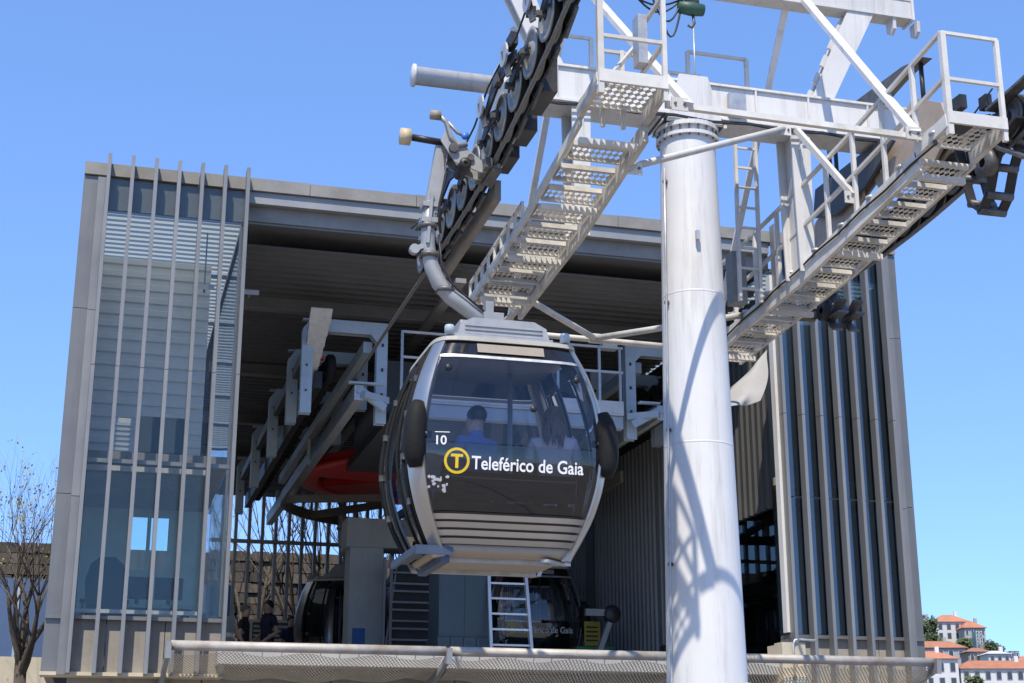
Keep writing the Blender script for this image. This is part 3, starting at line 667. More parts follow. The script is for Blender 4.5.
        S(MB().bb((rx - .28, 12.3, 8.3), (rx - .2, 12.6, 8.45)), 'bracket', BLACKM)
    # dense dark hardware behind the wheels: backing plates, brackets, hub caps, cables
    rq = random.Random(int(rx * 10))
    for k in range(n - 1):
        a, c = cs[k], cs[k + 1]; z = (a.z + c.z) / 2
        S(MB().prism([(a.y - .08, a.z - .16), (a.y + .1, a.z + .22 + rq.uniform(0, .12)), (c.y - .06, c.z + .2 + rq.uniform(0, .12)), (c.y + .05, c.z - .16)], 0, rx + .11, rx + .13), 'backing_plate', BLACKM)
        S(MB().bar((rx - .14, a.y, a.z), (rx + .16, a.y, a.z), .05), 'axle', GALVD)
        S(MB().box((rx + rq.choice((-.13, .16)), (a.y + c.y) / 2 + rq.uniform(-.08, .08), z + rq.uniform(.1, .32)), (.07, rq.uniform(.1, .24), rq.uniform(.06, .16))), 'bracket', rq.choice((BLACKM, GALVD, BLACKM, GALV)))
        S(MB().bar((rx + .15, a.y + .05, a.z + .3), (rx + .15, c.y, c.z + .05), .03, .05), 'link_bar', rq.choice((GALVD, BLACKM)))
        if left: S(MB().bar((rx + .10, a.y + .1, a.z - .25), (rx + .10, c.y - .1, c.z - .25), .03, .04), 'rope_guard', GALVD)
    cpt = [c + Vector((.17, 0, .12 + .10 * math.sin(i * 2.1))) for i, c in enumerate(cs)]
    S(MB().path(cpt, .012, 6), 'cable', BLACKM); S(MB().path([c + Vector((-.16, .05, .25 + .08 * math.cos(i * 1.7))) for i, c in enumerate(cs)], .010, 6), 'cable', BLACKM)
    if not left:   # jaws of the rope catchers at both ends, traced in the plane of the rope
        def jaw(pts, w_, nm, m):
            P = [W(px, py, X=rx) for px, py in pts]
            for s in (-1, 1):
                b = MB()
                for a, c in zip(P, P[1:]): b.bar(a + Vector((s * .11, 0, 0)), c + Vector((s * .11, 0, 0)), .03, w_, up=(1, 0, 0.001))
                S(b, nm, m)
            return P
        for pts in (((968, 150), (975, 180), (982, 205), (992, 212), (999, 196), (1004, 168), (1012, 140), (1030, 118)), ((836, 262), (826, 290), (816, 312), (804, 318), (799, 306))):
            P = jaw(pts, .10, 'rope_catcher', BLACKM)
            for q in P[1:-1]: S(MB().tube(q - Vector((.15, 0, 0)), q + Vector((.15, 0, 0)), .045, 8), 'catcher_pin', GALVD)
        for pts in (((1000, 112), (1024, 92), (1060, 60)), ((985, 120), (1012, 150), (1040, 160)), ((850, 300), (838, 322), (846, 330)), ((822, 290), (842, 318), (852, 312))): jaw(pts, .13, 'catcher_arm', GALVD)
        q = W(1002, 165, X=rx); S(MB().lathe([(.05, -.05), (.15, -.05), (.15, .05), (.05, .05)], 18, axis='X', c=q - Vector((.18, 0, 0))), 'catcher_roller', GALVD)
        q = W(838, 312, X=rx); S(MB().lathe([(.04, -.05), (.13, -.05), (.13, .05), (.04, .05)], 18, axis='X', c=q - Vector((.18, 0, 0))), 'catcher_roller', BLACKM)
    return sb


sheaves(RLX, 'row of pale rimmed pulleys with black balancers at the left end of the crossarm', True)
sheaves(RRX, 'row of dark pulleys with tan shield plates at the right end of the crossarm', False)


# ================================================================== GONDOLA CABINS
def lerp(tab, x):
    for (a, b), (c, d) in zip(tab, tab[1:]):
        if x <= c:
            t = (x - a) / (c - a); t = max(0, t); return b + (d - b) * t
    return tab[-1][1]


def smooth_tab(tab, x, w=.09): return (lerp(tab, x - w) + 2 * lerp(tab, x) + lerp(tab, x + w)) / 4


HX = [(0, .60), (.16, .69), (.42, .82), (.7, .905), (1.0, .945), (1.25, .925), (1.5, .88), (1.8, .785), (2.0, .69), (2.12, .63)]
HY = [(0, .61), (.16, .70), (.42, .81), (.7, .88), (1.0, .915), (1.25, .905), (1.5, .875), (1.8, .81), (2.0, .74), (2.12, .69)]


def cab(phi, z, off=0.):
    n = 7.0; c, s = math.cos(phi), math.sin(phi); e = 2 / n
    a, b = smooth_tab(HX, z) + off, smooth_tab(HY, z) + off
    return Vector((a * math.copysign(abs(c) ** e, c), b * math.copysign(abs(s) ** e, s), z))


def phx(f): return math.acos(min(1, f ** 3.5))          # angle from the x axis where |x| = f * half width


def patch(mb, p0, p1, z0, z1, off, nu=16, nz=14, thick=0.):
    for side in ((off,) if not thick else (off, off - thick)):
        vs_ = [cab(p0 + (p1 - p0) * i / nu, z0 + (z1 - z0) * j / nz, side) for j in range(nz + 1) for i in range(nu + 1)]
        mb.add(vs_, [(j * (nu + 1) + i, j * (nu + 1) + i + 1, (j + 1) * (nu + 1) + i + 1, (j + 1) * (nu + 1) + i) for j in range(nz) for i in range(nu)], True)
    if thick:
        loop = [(i, 0) for i in range(nu)] + [(nu, j) for j in range(nz)] + [(nu - i, nz) for i in range(nu)] + [(0, nz - j) for j in range(nz)]
        P = [(p0 + (p1 - p0) * i / nu, z0 + (z1 - z0) * j / nz) for i, j in loop]; L = len(P)
        mb.add([cab(a, z, off) for a, z in P] + [cab(a, z, off - thick) for a, z in P], [(i, (i + 1) % L, L + (i + 1) % L, L + i) for i in range(L)])
    return mb


def text_mesh(body, size, bold=.0):
    cu = bpy.data.curves.new('lettering', 'FONT'); cu.body = body; cu.size = size; cu.offset = bold; cu.resolution_u = 4; cu.align_x = 'LEFT'
    o = bpy.data.objects.new('lettering', cu); COL.objects.link(o)
    me = bpy.data.meshes.new_from_object(o.evaluated_get(bpy.context.evaluated_depsgraph_get()))
    bpy.data.objects.remove(o); bpy.data.curves.remove(cu)
    bm = bmesh.new(); bm.from_mesh(me); bmesh.ops.triangulate(bm, faces=bm.faces); bmesh.ops.subdivide_edges(bm, edges=[e for e in bm.edges if e.calc_length() > .12], cuts=2)
    bm.to_mesh(me); bm.free()
    return [v.co.copy() for v in me.vertices], [tuple(p.vertices) for p in me.polygons]


def front_y(x, z, off):
    a, b = smooth_tab(HX, z) + off, smooth_tab(HY, z) + off
    return -b * (max(0, 1 - (abs(x) / a) ** 7)) ** (1 / 7)


def decal(name, m, parent, vs_, fs, x0, z0, off=.012):
    mb = MB(); mb.add([(v.x + x0, front_y(v.x + x0, v.y + z0, off), v.y + z0) for v in vs_], fs); return mb.build(name, m, parent, fix=False)


def cabin(label, loc, rz, number, group='gondola cabins'):
    cb = root('gondola_cabin', label, 'cable car', loc, rz, group)
    K = lambda mb, name, m, par=None: mb.build(name, m, par or cb)
    pw = phx(.87); F0, F1 = -math.pi / 2 - (math.pi / 2 - pw), -math.pi / 2 + (math.pi / 2 - pw)
    ps = phx(.985)
    for sg in (1, -1):                      # front (-y) and back (+y)
        a0, a1 = (F0, F1) if sg == 1 else (math.pi / 2 - (math.pi / 2 - pw), math.pi / 2 + (math.pi / 2 - pw))
        nm = 'front' if sg == 1 else 'rear'
        K(patch(MB(), a0, a1, 1.03, 1.845, .004, 18, 16), nm + '_window', GLASSC)
        K(patch(MB(), a0, a1, .43, 1.022, .004, 18, 12), nm + '_lower_window', glass('front_lower_glass', (.42, .42, .45), 1.7) if sg == 1 else GLASSC)
        K(patch(MB(), a0, a1, 1.855, 1.882, .012, 18, 2, .02), nm + '_reflection_strip', GALV)  # pale strip stands in for a light bar's reflection in the glass
        K(patch(MB(), a0, a1, 1.89, 2.045, .002, 18, 3, .02), nm + '_header', CABBLK)
        for k in range(4): K(patch(MB(), a0, a1, .155 + k * .068, .155 + k * .068 + .046, .012 - .002 * k, 18, 2, .03), 'grille_slat', CABTAN)
        K(patch(MB(), a0, a1, .15, .43, -.03, 14, 3), 'grille_back', mat('grille_back_paint', (.10, .09, .08), .6))
    hdp = MB(); hdp.add([(-.32 + .064 * i, front_y(-.32 + .064 * i, z, .016), z) for z in (1.915, 1.96, 2.005) for i in range(11)], [(j * 11 + i, j * 11 + i + 1, j * 11 + i + 12, j * 11 + i + 11) for j in range(2) for i in range(10)], True); K(hdp, 'header_panel', CABTAN)
    # four silver corner frames
    for q in range(4):
        s0, s1 = [(-math.pi + ps, F0), (F1, -ps), (ps, math.pi / 2 - (math.pi / 2 - pw)), (math.pi / 2 + (math.pi / 2 - pw), math.pi - ps)][q]
        K(patch(MB(), s0, s1, .05, 2.06, .022, 10, 26, .05), 'corner_frame', SILVER)
    # sides: two door leaves with seals, windows, lower panels
    for sx in (-1, 1):
        c0 = math.pi if sx < 0 else 0
        for s in (-1, 1):
            e0, e1 = c0 + s * .004, c0 + s * (ps - .03)
            K(patch(MB(), e0, e1, .88, 1.86, .006, 8, 14), 'door_window', GLASSB)
            K(patch(MB(), e0, e1, .12, .872, .010, 8, 10, .02), 'door_panel', CABBLK)
            K(patch(MB(), e0, e1, 1.868, 2.04, .010, 8, 4, .02), 'door_header', CABBLK)
            sm = MB(); em = c0 + s * (ps * .45)
            for e in (c0 + s * .012, em, c0 + s * (ps - .05)): sm.path([cab(e, .14 + 1.88 * i / 20, .012) for i in range(21)], .016, 6)
            K(sm, 'door_seal', RUBBER)
            for zh in (.55, .95, 1.35, 1.7): K(MB().box(cab(em, zh, .02), (.03, .05, .06)), 'door_hinge', GALVD)
        if sx > 0: continue
        st_ = MB(); st_.bb((sx * .58, -.62, .12), (sx * .84, .5, .14)); st_.bb((sx * .81, -.62, .07), (sx * .845, .5, .119)); st_.bb((sx * .50, -.65, .06), (sx * .84, -.624, .14)); st_.bb((sx * .52, -.6, .0), (sx * .6, .4, .06))
        K(st_, 'door_step', mat('step_blue_grey', (.07, .09, .13), .4, .4))
    # floor pan, roof, interior
    pan = MB(); N = 40
    rings = [(.07, -.08), (.085, -.02), (.15, -.01)]
    for z, o_ in rings: pan.add([cab(2 * math.pi * i / N, z, o_) for i in range(N)], [], True)
    b0 = len(pan.v) - 3 * N
    for k in range(2):
        for i in range(N): pan.f.append([b0 + k * N + i, b0 + k * N + (i + 1) % N, b0 + (k + 1) * N + (i + 1) % N, b0 + (k + 1) * N + i]); pan.sm.append(True); pan.mi.append(0)
    pan.f.append([b0 + i for i in range(N)][::-1]); pan.sm.append(False); pan.mi.append(0)
    pan.f.append([b0 + 2 * N + i for i in range(N)]); pan.sm.append(False); pan.mi.append(0)
    K(pan, 'floor_pan', CABTAN)
    for y in (-.42, .38): K(MB().bb((-.55, y, .035), (.57, y + .07, .07)), 'floor_rail', GALV)
    K(MB().bar((.35, -.64, .04), (.66, -.35, .05), .07, .025), 'bumper_strip', GALV)
    rf = MB()
    for z, o_ in ((2.03, .03), (2.07, .035), (2.085, .0), (2.11, -.25)): rf.add([cab(2 * math.pi * i / N, z, o_) for i in range(N)], [], True)
    b0 = len(rf.v) - 4 * N
    for k in range(3):
        for i in range(N): rf.f.append([b0 + k * N + i, b0 + k * N + (i + 1) % N, b0 + (k + 1) * N + (i + 1) % N, b0 + (k + 1) * N + i]); rf.sm.append(k > 0); rf.mi.append(0)
    rf.f.append([b0 + 3 * N + i for i in range(N)]); rf.sm.append(True); rf.mi.append(0); rf.f.append([b0 + i for i in range(N)][::-1]); rf.sm.append(False); rf.mi.append(0)
    K(rf, 'roof', mat('cabin_roof_paint', (.42, .40, .36), .45))
    for sx in (-1, 1):
        for sy in (-1, 1):
            K(MB().lathe([(0, 2.10), (.048, 2.10), (.048, 2.17), (.04, 2.19), (0, 2.195)], 14, c=(sx * .56, sy * .66, 0)), 'roof_damper', BLUEGREY)
    for sy in (-1, 1):
        K(MB().bb((-.62, sy * .46 - .20, .46), (.62, sy * .46 + .20, .54)), 'bench_seat', SEAT)
        K(MB().bb((-.62, sy * .72 - .03, .56), (.62, sy * .72 + .03, .80)), 'bench_back', SEAT)
        K(MB().bb((-.55, sy * .5 - .12, .16), (.55, sy * .5 + .12, .455)), 'bench_base', DARK)
    K(MB().tube((.28, .28, .15), (.28, .28, 2.04), .025), 'grab_pole', STEELPLAIN)
    # rubber bumpers on the corner frames
    for sx in (-1, 1):
        for sy in (-1,):
            P = [cab(-math.pi / 2 + sx * (math.pi / 2 - phx(.93)), .80 + .60 * i / 8, .04) for i in range(9)]
            if sy > 0: P = [Vector((q.x, -q.y, q.z)) for q in P]
            bm_ = MB().path(P, [.055, .085, .098, .10, .10, .10, .098, .085, .055], 12); K(bm_, 'bumper', RUBBER)
            pv = P[4]; K(MB().tube(pv + Vector((-sx * .07, 0, 0)), pv + Vector((-sx * .15, 0, .0)), .035), 'bumper_mount', BLACKM)
    for x, z in ((-.60, 1.74), (.62, 1.70), (.18, 1.38)): K(MB().lathe([(0, -.012), (.032, -.012), (.032, .0)], 12, axis='Y', c=(x, front_y(x, z, .008), z)), 'window_stud', BLACKM)
    # lettering and marks
    vs_, fs = text_mesh('Teleférico de Gaia', .165, .0025); wd_ = max(v.x for v in vs_); k_ = 1.05 / wd_
    decal('lettering', LETTER, cb, [Vector((v.x * k_, v.y, 0)) for v in vs_], fs, -.40, .795)
    ring = []; nr_ = 28
    for r in (.092, .116): ring += [Vector((r * math.cos(2 * math.pi * i / nr_), r * math.sin(2 * math.pi * i / nr_), 0)) for i in range(nr_)]
    lg = decal('logo_ring', YELLOW, cb, ring, [(i, (i + 1) % nr_, nr_ + (i + 1) % nr_, nr_ + i) for i in range(nr_)], -.535, .86)
    tt = [Vector(q) for q in ((-.055, .035, 0), (.055, .035, 0), (.055, .06, 0), (-.055, .06, 0), (-.014, -.065, 0), (.014, -.065, 0), (.014, .035, 0), (-.014, .035, 0))]
    decal('logo_letter', YELLOW, cb, tt, [(0, 1, 2, 3), (4, 5, 6, 7)], -.535, .86)
    if number:
        vs_, fs = text_mesh(number, .115, .002); decal('number', LETTER, cb, vs_, fs, -.745, 1.0); decal('number_rule', LETTER, cb, [Vector(q) for q in ((0, 0, 0), (.13, 0, 0), (.13, .006, 0), (0, .006, 0))], [(0, 1, 2, 3)], -.735, 1.11)
        random.seed(5); vq, fq = [], []
        for k in range(20):
            cx_, cy_, r_ = random.uniform(0, .17), random.uniform(0, .13), random.uniform(.008, .02); o_ = len(vq); tt_ = random.random() * 3
            vq += [Vector((cx_ + r_ * math.cos(tt_ + j * 1.26) * random.uniform(.6, 1.2), cy_ + r_ * math.sin(tt_ + j * 1.26), .0)) for j in range(5)]; fq.append(tuple(range(o_, o_ + 5)))
        decal('sticker', mat('grey_sticker', (.5, .5, .52), .5), cb, vq, fq, -.78, .59)
    # suspension: roof bracket, bowed hanger arm, grip
    br = MB(); br.prism([(-.46, 2.13), (.46, 2.13), (.42, 2.27), (.3, 2.33), (-.3, 2.33), (-.42, 2.27)], 1, -.52, -.50); br.bb((-.48, -.54, 2.12), (.48, .54, 2.16))
    for x in (-.34, .34, 0): br.prism([(-.42, 2.16), (.42, 2.16), (.2, 2.40), (-.2, 2.40)], 0, x - .012, x + .012)
    br.bb((-.34, -.20, 2.385), (.34, .20, 2.402)); K(br, 'roof_bracket', mat('hanger_grey', (.38, .385, .385), .45, .3, vary=.12, scale=6, dirt=(.3, .29, .27), dirt_amt=.5))
    for k in range(3): K(MB().bb((-.38, -.532, 2.165 + k * .04), (.38, -.522, 2.185 + k * .04)), 'bracket_rib', MATS['hanger_grey'])
    HG = MATS['hanger_grey']
    arm = [(.06, 0, 2.42), (-.10, 0, 2.50), (-.24, 0, 2.59), (-.40, 0, 2.69), (-.52, 0, 2.82), (-.60, 0, 2.99), (-.64, 0, 3.19), (-.645, 0, 3.42), (-.62, 0, 3.66)]
    K(MB().path(arm, [.09, .088, .085, .082, .08, .076, .072, .07, .066], 12), 'hanger_arm', HG)
    up_ = MB(); up_.bar((-.625, 0, 3.55), (-.50, 0, 4.33), .13, .10, up=(0, 1, 0)); up_.bar((-.66, -.07, 3.2), (-.62, -.07, 3.75), .03, .05, up=(0, 1, 0)); up_.box((-.64, 0, 3.45), (.16, .17, .05)); up_.box((-.635, 0, 3.62), (.15, .15, .05)); K(up_, 'hanger_upper', HG)
    K(MB().path([(.04, -.1, 2.44), (-.2, -.1, 2.62), (-.42, -.1, 2.8), (-.52, -.09, 3.0), (-.55, -.08, 3.3)], .012, 6), 'hanger_cable', BLACKM)
    K(MB().box((.0, 0, 2.45), (.2, .3, .14)).box((-.02, 0, 2.58), (.08, .12, .16)), 'pivot_block', HG)
    b = MB(); b.bar((-.66, -.02, 3.2), (-.78, -.02, 3.14), .05, .05); b.tube((-.78, -.06, 3.14), (-.78, .02, 3.14), .05); K(b, 'side_lug', HG)
    # grip: jaw frame, lever and rollers
    GP = [(-.55, 4.30), (-.40, 4.08), (-.14, 4.0), (.07, 4.03), (.07, 4.11), (-.12, 4.12), (-.30, 4.26), (-.5, 4.42)]
    for yy in (-.11, .09): K(MB().prism(GP, 1, yy, yy + .022), 'grip_plate', HG)
    gp = MB(); gp.bar((-.08, -.24, 4.06), (-.08, .24, 4.06), .07, .10); gp.bb((-.05, -.2, 3.985), (.06, .2, 4.03)); gp.tube((-.42, -.15, 4.22), (-.42, .15, 4.22), .05); gp.tube((-.24, -.14, 4.14), (-.24, .14, 4.14), .035)
    K(MB().lathe([(.02, -.16), (.06, -.16), (.06, .16), (.02, .16)], 12, axis='Y', c=(-.30, 0, 4.06)), 'grip_spring', BLACKM)
    K(MB().path([(-.52, -.13, 4.2), (-.5, -.16, 3.9), (-.56, -.14, 3.6), (-.54, -.12, 3.3)], .012, 6), 'sensor_cable', BLACKM)
    for zc in (2.75, 3.1, 3.4): K(MB().lathe([(.085, -.025), (.10, -.025), (.10, .025), (.085, .025)], 14, c=(lerp([(2.69, -.40), (2.82, -.52), (2.99, -.60), (3.19, -.64), (3.42, -.645)], zc), 0, zc)), 'arm_clamp', GALVD)
    K(gp, 'grip', GALVD)
    b = MB(); b.path([(-.28, -.11, 4.28), (-.38, -.12, 4.26), (-.45, -.12, 4.34), (-.50, -.12, 4.50), (-.58, -.12, 4.56)], [.03, .028, .025, .025, .03], 8); b.path([(-.26, -.10, 4.36), (-.38, -.11, 4.40), (-.48, -.12, 4.5)], .018, 6); K(b, 'grip_lever', HG)
    K(MB().lathe([(0, -.05), (.05, -.05), (.05, .05), (0, .05)], 14, axis='X', c=(-.61, -.12, 4.56)), 'lever_roller', mat('dirty_nylon', (.3, .26, .2), .6))
    K(MB().tube((-.52, -.05, 4.30), (-.83, -.05, 4.32), .035), 'roller_axle', BLACKM)
    K(MB().lathe([(0, -.07), (.085, -.07), (.085, .03), (0, .03)], 18, axis='X', c=(-.88, -.05, 4.32)), 'guide_roller', mat('cream_nylon', (.62, .50, .32), .5))
    K(MB().lathe([(0, 0), (.038, 0), (.038, .03), (0, .03)], 12, axis='Y', c=(-.30, -.135, 4.37)), 'blue_cap', mat('blue_cap_paint', (.05, .20, .62), .4))
    return cb


CBZ = 3.46
cabin('black and silver gondola cabin hanging under the tower, passengers behind its tinted window', (RLX + .02, 13.48, CBZ), 0, '10')
cabin('dark gondola cabin inside the station behind the aluminium ladder', (8.05, 28.0, CBZ), R(-3), '12')
cabin('dark gondola cabin turned sideways inside the station behind the concrete pillar', (4.95, 30.7, CBZ), R(62), None)

# ================================================================== STATION MACHINERY
bw_ = root('bullwheel', 'large red bullwheel lying flat under the station machinery', 'wheel', (BWX, BWY, 7.15))
rim = MB(); rim.lathe([(BWR - .02, .22), (BWR + .06, .20), (BWR - .03, .12), (BWR + .06, .04), (BWR - .35, .0), (BWR - .40, .02), (BWR - .40, .22), (BWR - .02, .22)], 72); rim.build('rim', RED, bw_)
MB().lathe([(0, -.1), (.55, -.1), (.6, .0), (.6, .25), (0, .25)], 32).build('hub', RED, bw_)
for k in range(6):
    t = k * math.pi / 3 + .3; c_, s_ = math.cos(t), math.sin(t)
    m = MB(); w0, w1 = .42, .62
    m.add([(c_ * .55 - s_ * w0, s_ * .55 + c_ * w0, .03), (c_ * .55 + s_ * w0, s_ * .55 - c_ * w0, .03), (c_ * 2.15 + s_ * w1, s_ * 2.15 - c_ * w1, .03), (c_ * 2.15 - s_ * w1, s_ * 2.15 + c_ * w1, .03),
           (c_ * .55 - s_ * w0, s_ * .55 + c_ * w0, .18), (c_ * .55 + s_ * w0, s_ * .55 - c_ * w0, .18), (c_ * 2.15 + s_ * w1, s_ * 2.15 - c_ * w1, .18), (c_ * 2.15 - s_ * w1, s_ * 2.15 + c_ * w1, .18)],
          [(3, 2, 1, 0), (4, 5, 6, 7), (0, 1, 5, 4), (2, 3, 7, 6), (1, 2, 6, 5), (3, 0, 4, 7)]); m.build('spoke', RED, bw_)


def lane(x, label, side):
    """station lane: arch frames over the rope, guide beam, row of drive tyres, entry flare; side = +1 opens to +x"""
    ln = root('station_lane', label, 'machinery', (x, 27, 6.9), group='rope lanes of the station')
    S = lambda mb, name, m: mb.build(name, m, ln, wc=True)
    s = side; xi, xo = x + s * .55, x - s * .78
    for k, y in enumerate((21.9, 23.7, 26.4, 29.4, 32.6)):
        b = MB(); xa, xb = min(xi, xo), max(xi, xo)
        zl = 6.85 if k == 0 else 7.5
        zo = 6.95 if k == 0 else 7.2
        P = [(xa, zo), (xa, 8.28), (xa + .13, 8.46), (xb, 8.46), (xb, zl), (xb - .17, zl), (xb - .17, 8.15), (xb - .27, 8.26), (xa + .27, 8.26), (xa + .17, 8.12), (xa + .17, zo)]
        if s < 0: P = [(xa + xb - p_[0], p_[1]) for p_ in P]
        b.prism(P, 1, y, y + .025); b.prism(P, 1, y + .14, y + .165)
        b.bb((xa, y + .026, 8.43), (xb, y + .139, 8.455)); b.bb(((xb - .02) if s > 0 else (xa + .005), y + .026, zl + .05), ((xb - .005) if s > 0 else (xa + .02), y + .139, 8.42)); b.bb(((xa + .005) if s > 0 else (xb - .02), y + .026, zo + .05), ((xa + .02) if s > 0 else (xb - .005), y + .139, 8.25))
        S(b, 'arch_frame', BLUEGREY)
        bo = MB()
        for z in ((7.3, 7.7, 8.1) if k == 0 else (7.7, 8.1)): bo.box((xi - s * .08, y - .008, z), (.035, .014, .05)); bo.box((xo + s * .08, y - .008, z), (.03, .012, .03))
        S(bo, 'slot', BLACKM)
    S(MB().bb((x - .02 + s * .02, 21.6, 7.12), (x + .12 * s + .02 * s, 33.5, 7.36)), 'guide_beam', GALV)
    b = MB(); b.bb((x - .1, 21.55, 7.37), (x + s * .45, 21.65, 7.40)); b.bar((x + s * .05, 21.6, 7.3), (x + s * .5, 21.75, 7.05), .06, .12); b.bar((x + s * .12, 21.55, 7.2), (x + s * .55, 21.85, 7.2), .1, .1); S(b, 'beam_bracket', BLUEGREY)
    S(MB().bb((x - s * .70, 22.1, 7.95), (x - s * .60, 33.2, 8.12)), 'top_rail', GALVD); S(MB().bb((x + s * .2, 22.1, 8.02), (x + s * .34, 33.2, 8.2)), 'top_rail', BLUEGREY)
    tp = None
    for k in range(26):
        y = 22.35 + k * .42
        if tp is None:
            tp = S(MB().lathe([(.06, -.06), (.2, -.07), (.235, -.04), (.235, .04), (.2, .07), (.06, .06)], 18, axis='X', c=(x - s * .28, y, 7.78)), 'drive_tyre', RUBBER); t0 = Vector(tp.location)
        else: inst(tp, t0 + Vector((0, k * .42, 0)))
    S(MB().bb((x - s * .52, 22.3, 7.45), (x - s * .40, 33.3, 7.72)), 'conveyor_beam', BLACKM)
    # flared entry plate
    fl = MB(); N = 8; pts_ = []
    for i in range(N + 1):
        t = i / N; pts_.append((x - s * (.58 + .0 * t), 21.75 - .45 * (1 - t) ** 2 + .9 * t, 8.44 - .95 * t ** .8, .17 - .10 * t))
    for i in range(N):
        a, c = pts_[i], pts_[i + 1]; fl.bar((a[0], a[1], a[2]), (c[0], c[1], c[2]), (a[3] + c[3]) * 1.0, .02, up=(0, -1, .5))
    S(fl, 'entry_flare', GALV)
    rd = MB()
    rd.box((x - s * .45, 22.25, 7.92), (.12, .1, .05)); S(rd, 'red_sensor', RED)
    return ln


lane(RLX, 'blue grey arch frames and black tyres of the left rope lane in the station', 1)
lane(RRX, 'blue grey arch frames of the right rope lane partly hidden behind the tower column', -1)
# gantry across the hall between the lanes
ga = root('service_gantry', 'raised service gantry with handrails between the rope lanes behind the cabin', 'walkway', (6, 21.6, 6.9))
G = lambda mb, name, m: mb.build(name, m, ga, wc=True)
b = MB(); b.bb((4.2, 21.75, 7.22), (7.85, 21.78, 7.42)); b.bb((4.2, 21.75, 7.19), (7.85, 22.3, 7.217)); G(b, 'toe_board', mat('gantry_white', (.55, .56, .56), .5))
G(MB().bb((4.2, 21.79, 6.98), (7.85, 21.95, 7.18)), 'front_beam', BLUEGREY)
for x in (4.22, 4.9, 6.0, 6.75, 7.45, 7.8): G(MB().bar((x, 21.76, 7.42), (x, 21.76, 8.32), .04), 'rail_post', BLUEGREY)
for z in (7.9, 8.31): G(MB().bar((4.2, 21.76, z), (7.85, 21.76, z), .035), 'hand_rail', MATS['gantry_white'])
G(MB().bb((4.15, 22.35, 7.02), (7.9, 26.5, 7.18)), 'underframe', DARK)
G(MB().bb((4.3, 23.6, 7.2), (7.6, 26.6, 8.35)), 'drive_housing', mat('drive_housing_grey', (.12, .125, .13), .5, vary=.15))
G(MB().lathe([(0, 0), (.2, 0), (.2, .9), (0, .9)], 18, axis='Y', c=(7.1, 22.6, 7.55)), 'motor', BLACKM)
G(MB().bb((7.55, 21.85, 8.32), (7.8, 22.0, 8.5)), 'sensor_box', LETTER)
for x in (4.4, 5.4, 6.4, 7.4): G(MB().bar((x, 22.4, 6.95), (x + .2, 25.0, 6.95), .08, .12), 'joist', GALVD)
# turnaround rail round the bullwheel
tr = MB(); cpts = [(BWX - (BWR + .28) * math.cos(t), BWY + (BWR + .28) * math.sin(t), 6.78) for t in [math.pi * i / 28 for i in range(29)]]
cpts = [(BWX - BWR - .28, 24.5, 6.78)] + cpts + [(BWX + BWR + .28, 24.5, 6.78)]
for i in range(len(cpts) - 1): tr.bar(cpts[i], cpts[i + 1], .05, .2)
for i in range(0, 29, 4): q = Vector(cpts[i]); tr.bar(q + Vector((0, 0, .08)), (q.x, q.y, 7.12), .05)
for i in range(2, 28, 6): q = Vector(cpts[i]); tr.bar(q, (BWX + (q.x - BWX) * .3, BWY + (q.y - BWY) * .3, 6.85), .1, .14)
tag(tr.build('turnaround_rail', mat('olive_grey_rail', (.17, .165, .13), .5, .2)), 'olive grey curved turnaround rail below the red bullwheel', 'rail')
# concrete pillar under the machinery
pi = root('concrete_pillar', 'pale concrete pillar with corbel and small blue sign under the red wheel', 'pillar', (4.75, 27.9, DECK))
MB().bb((-.30, -.3, 0), (.33, .3, 2.55)).build('shaft', mat('pale_concrete', (.46, .47, .45), .8, vary=.1, scale=2, bump=.2, dirt=(.3, .29, .26), dirt_amt=.5, streak=True), pi)
MB().prism([(-.38, 2.55), (.9, 2.55), (1.1, 2.8), (1.1, 3.1), (-.38, 3.1)], 1, -.36, .36).build('corbel', MATS['pale_concrete'], pi)
MB().bb((-.22, -.312, .62), (.02, -.302, 1.05)).build('sign', SIGNBLUE, pi)
# rack of horizontal bars right of the pillar
rk = root('bar_rack', 'tall grey frame of horizontal bars right of the concrete pillar', 'rack', (5.55, 27.0, DECK))
for x in (-.55, -.62 + .2, .92): MB().bar((x, 0, 0), (x, 0, 2.3), .05).build('upright', STEELPLAIN, rk)
for k in range(12):
    z = .12 + k * .17 + (.03 if k % 2 else 0); MB().bar((-.42, -.03, z), (.92 + (.18 if k % 2 == 0 else 0), -.03, z), .035).build('bar', STEELPLAIN, rk)
MB().bar((-.55, .1, .1), (-.3, .1, 2.2), .03).build('stay', STEELPLAIN, rk)
MB().bb((-.38, .12, .0), (.85, .16, 2.2)).build('back_panel', DARK, rk)
# dark blue cabinet behind the cabin
cbn = root('control_cabinet', 'large dark blue cabinet with ribbed base left of the aluminium ladder', 'cabinet', (5.85, 24.6, DECK))
MB().bb((-.44, -.4, .62), (.44, .4, 2.3)).build('casing', NAVY, cbn)
MB().bb((-.47, -.43, 0), (.47, .43, .615)).build('base', NAVY, cbn)
for k in range(5): MB().bb((-.46 + k * .22, -.46, .02), (-.42 + k * .22, -.432, .6)).build('rib', NAVY, cbn)
MB().bb((-.005, -.406, .65), (.005, -.401, 2.25)).build('door_gap', DARK, cbn)
# aluminium ladder
ld = root('aluminium_ladder', 'aluminium ladder standing upright beside the dark blue cabinet', 'ladder', (6.58, 24.1, DECK))
for x in (-.33, .33): MB().bar((x * 1.06, -.25, 0), (x * .94, .25, 2.35), .05, .085).build('stile', mat('ladder_aluminium', (.62, .62, .62), .35, .5, vary=.1), ld)
for k in range(9):
    z = .22 + k * .26; MB().bar((-.34, -.25 + z * .213, z), (.34, -.25 + z * .213, z), .032).build('rung', MATS['ladder_aluminium'], ld)
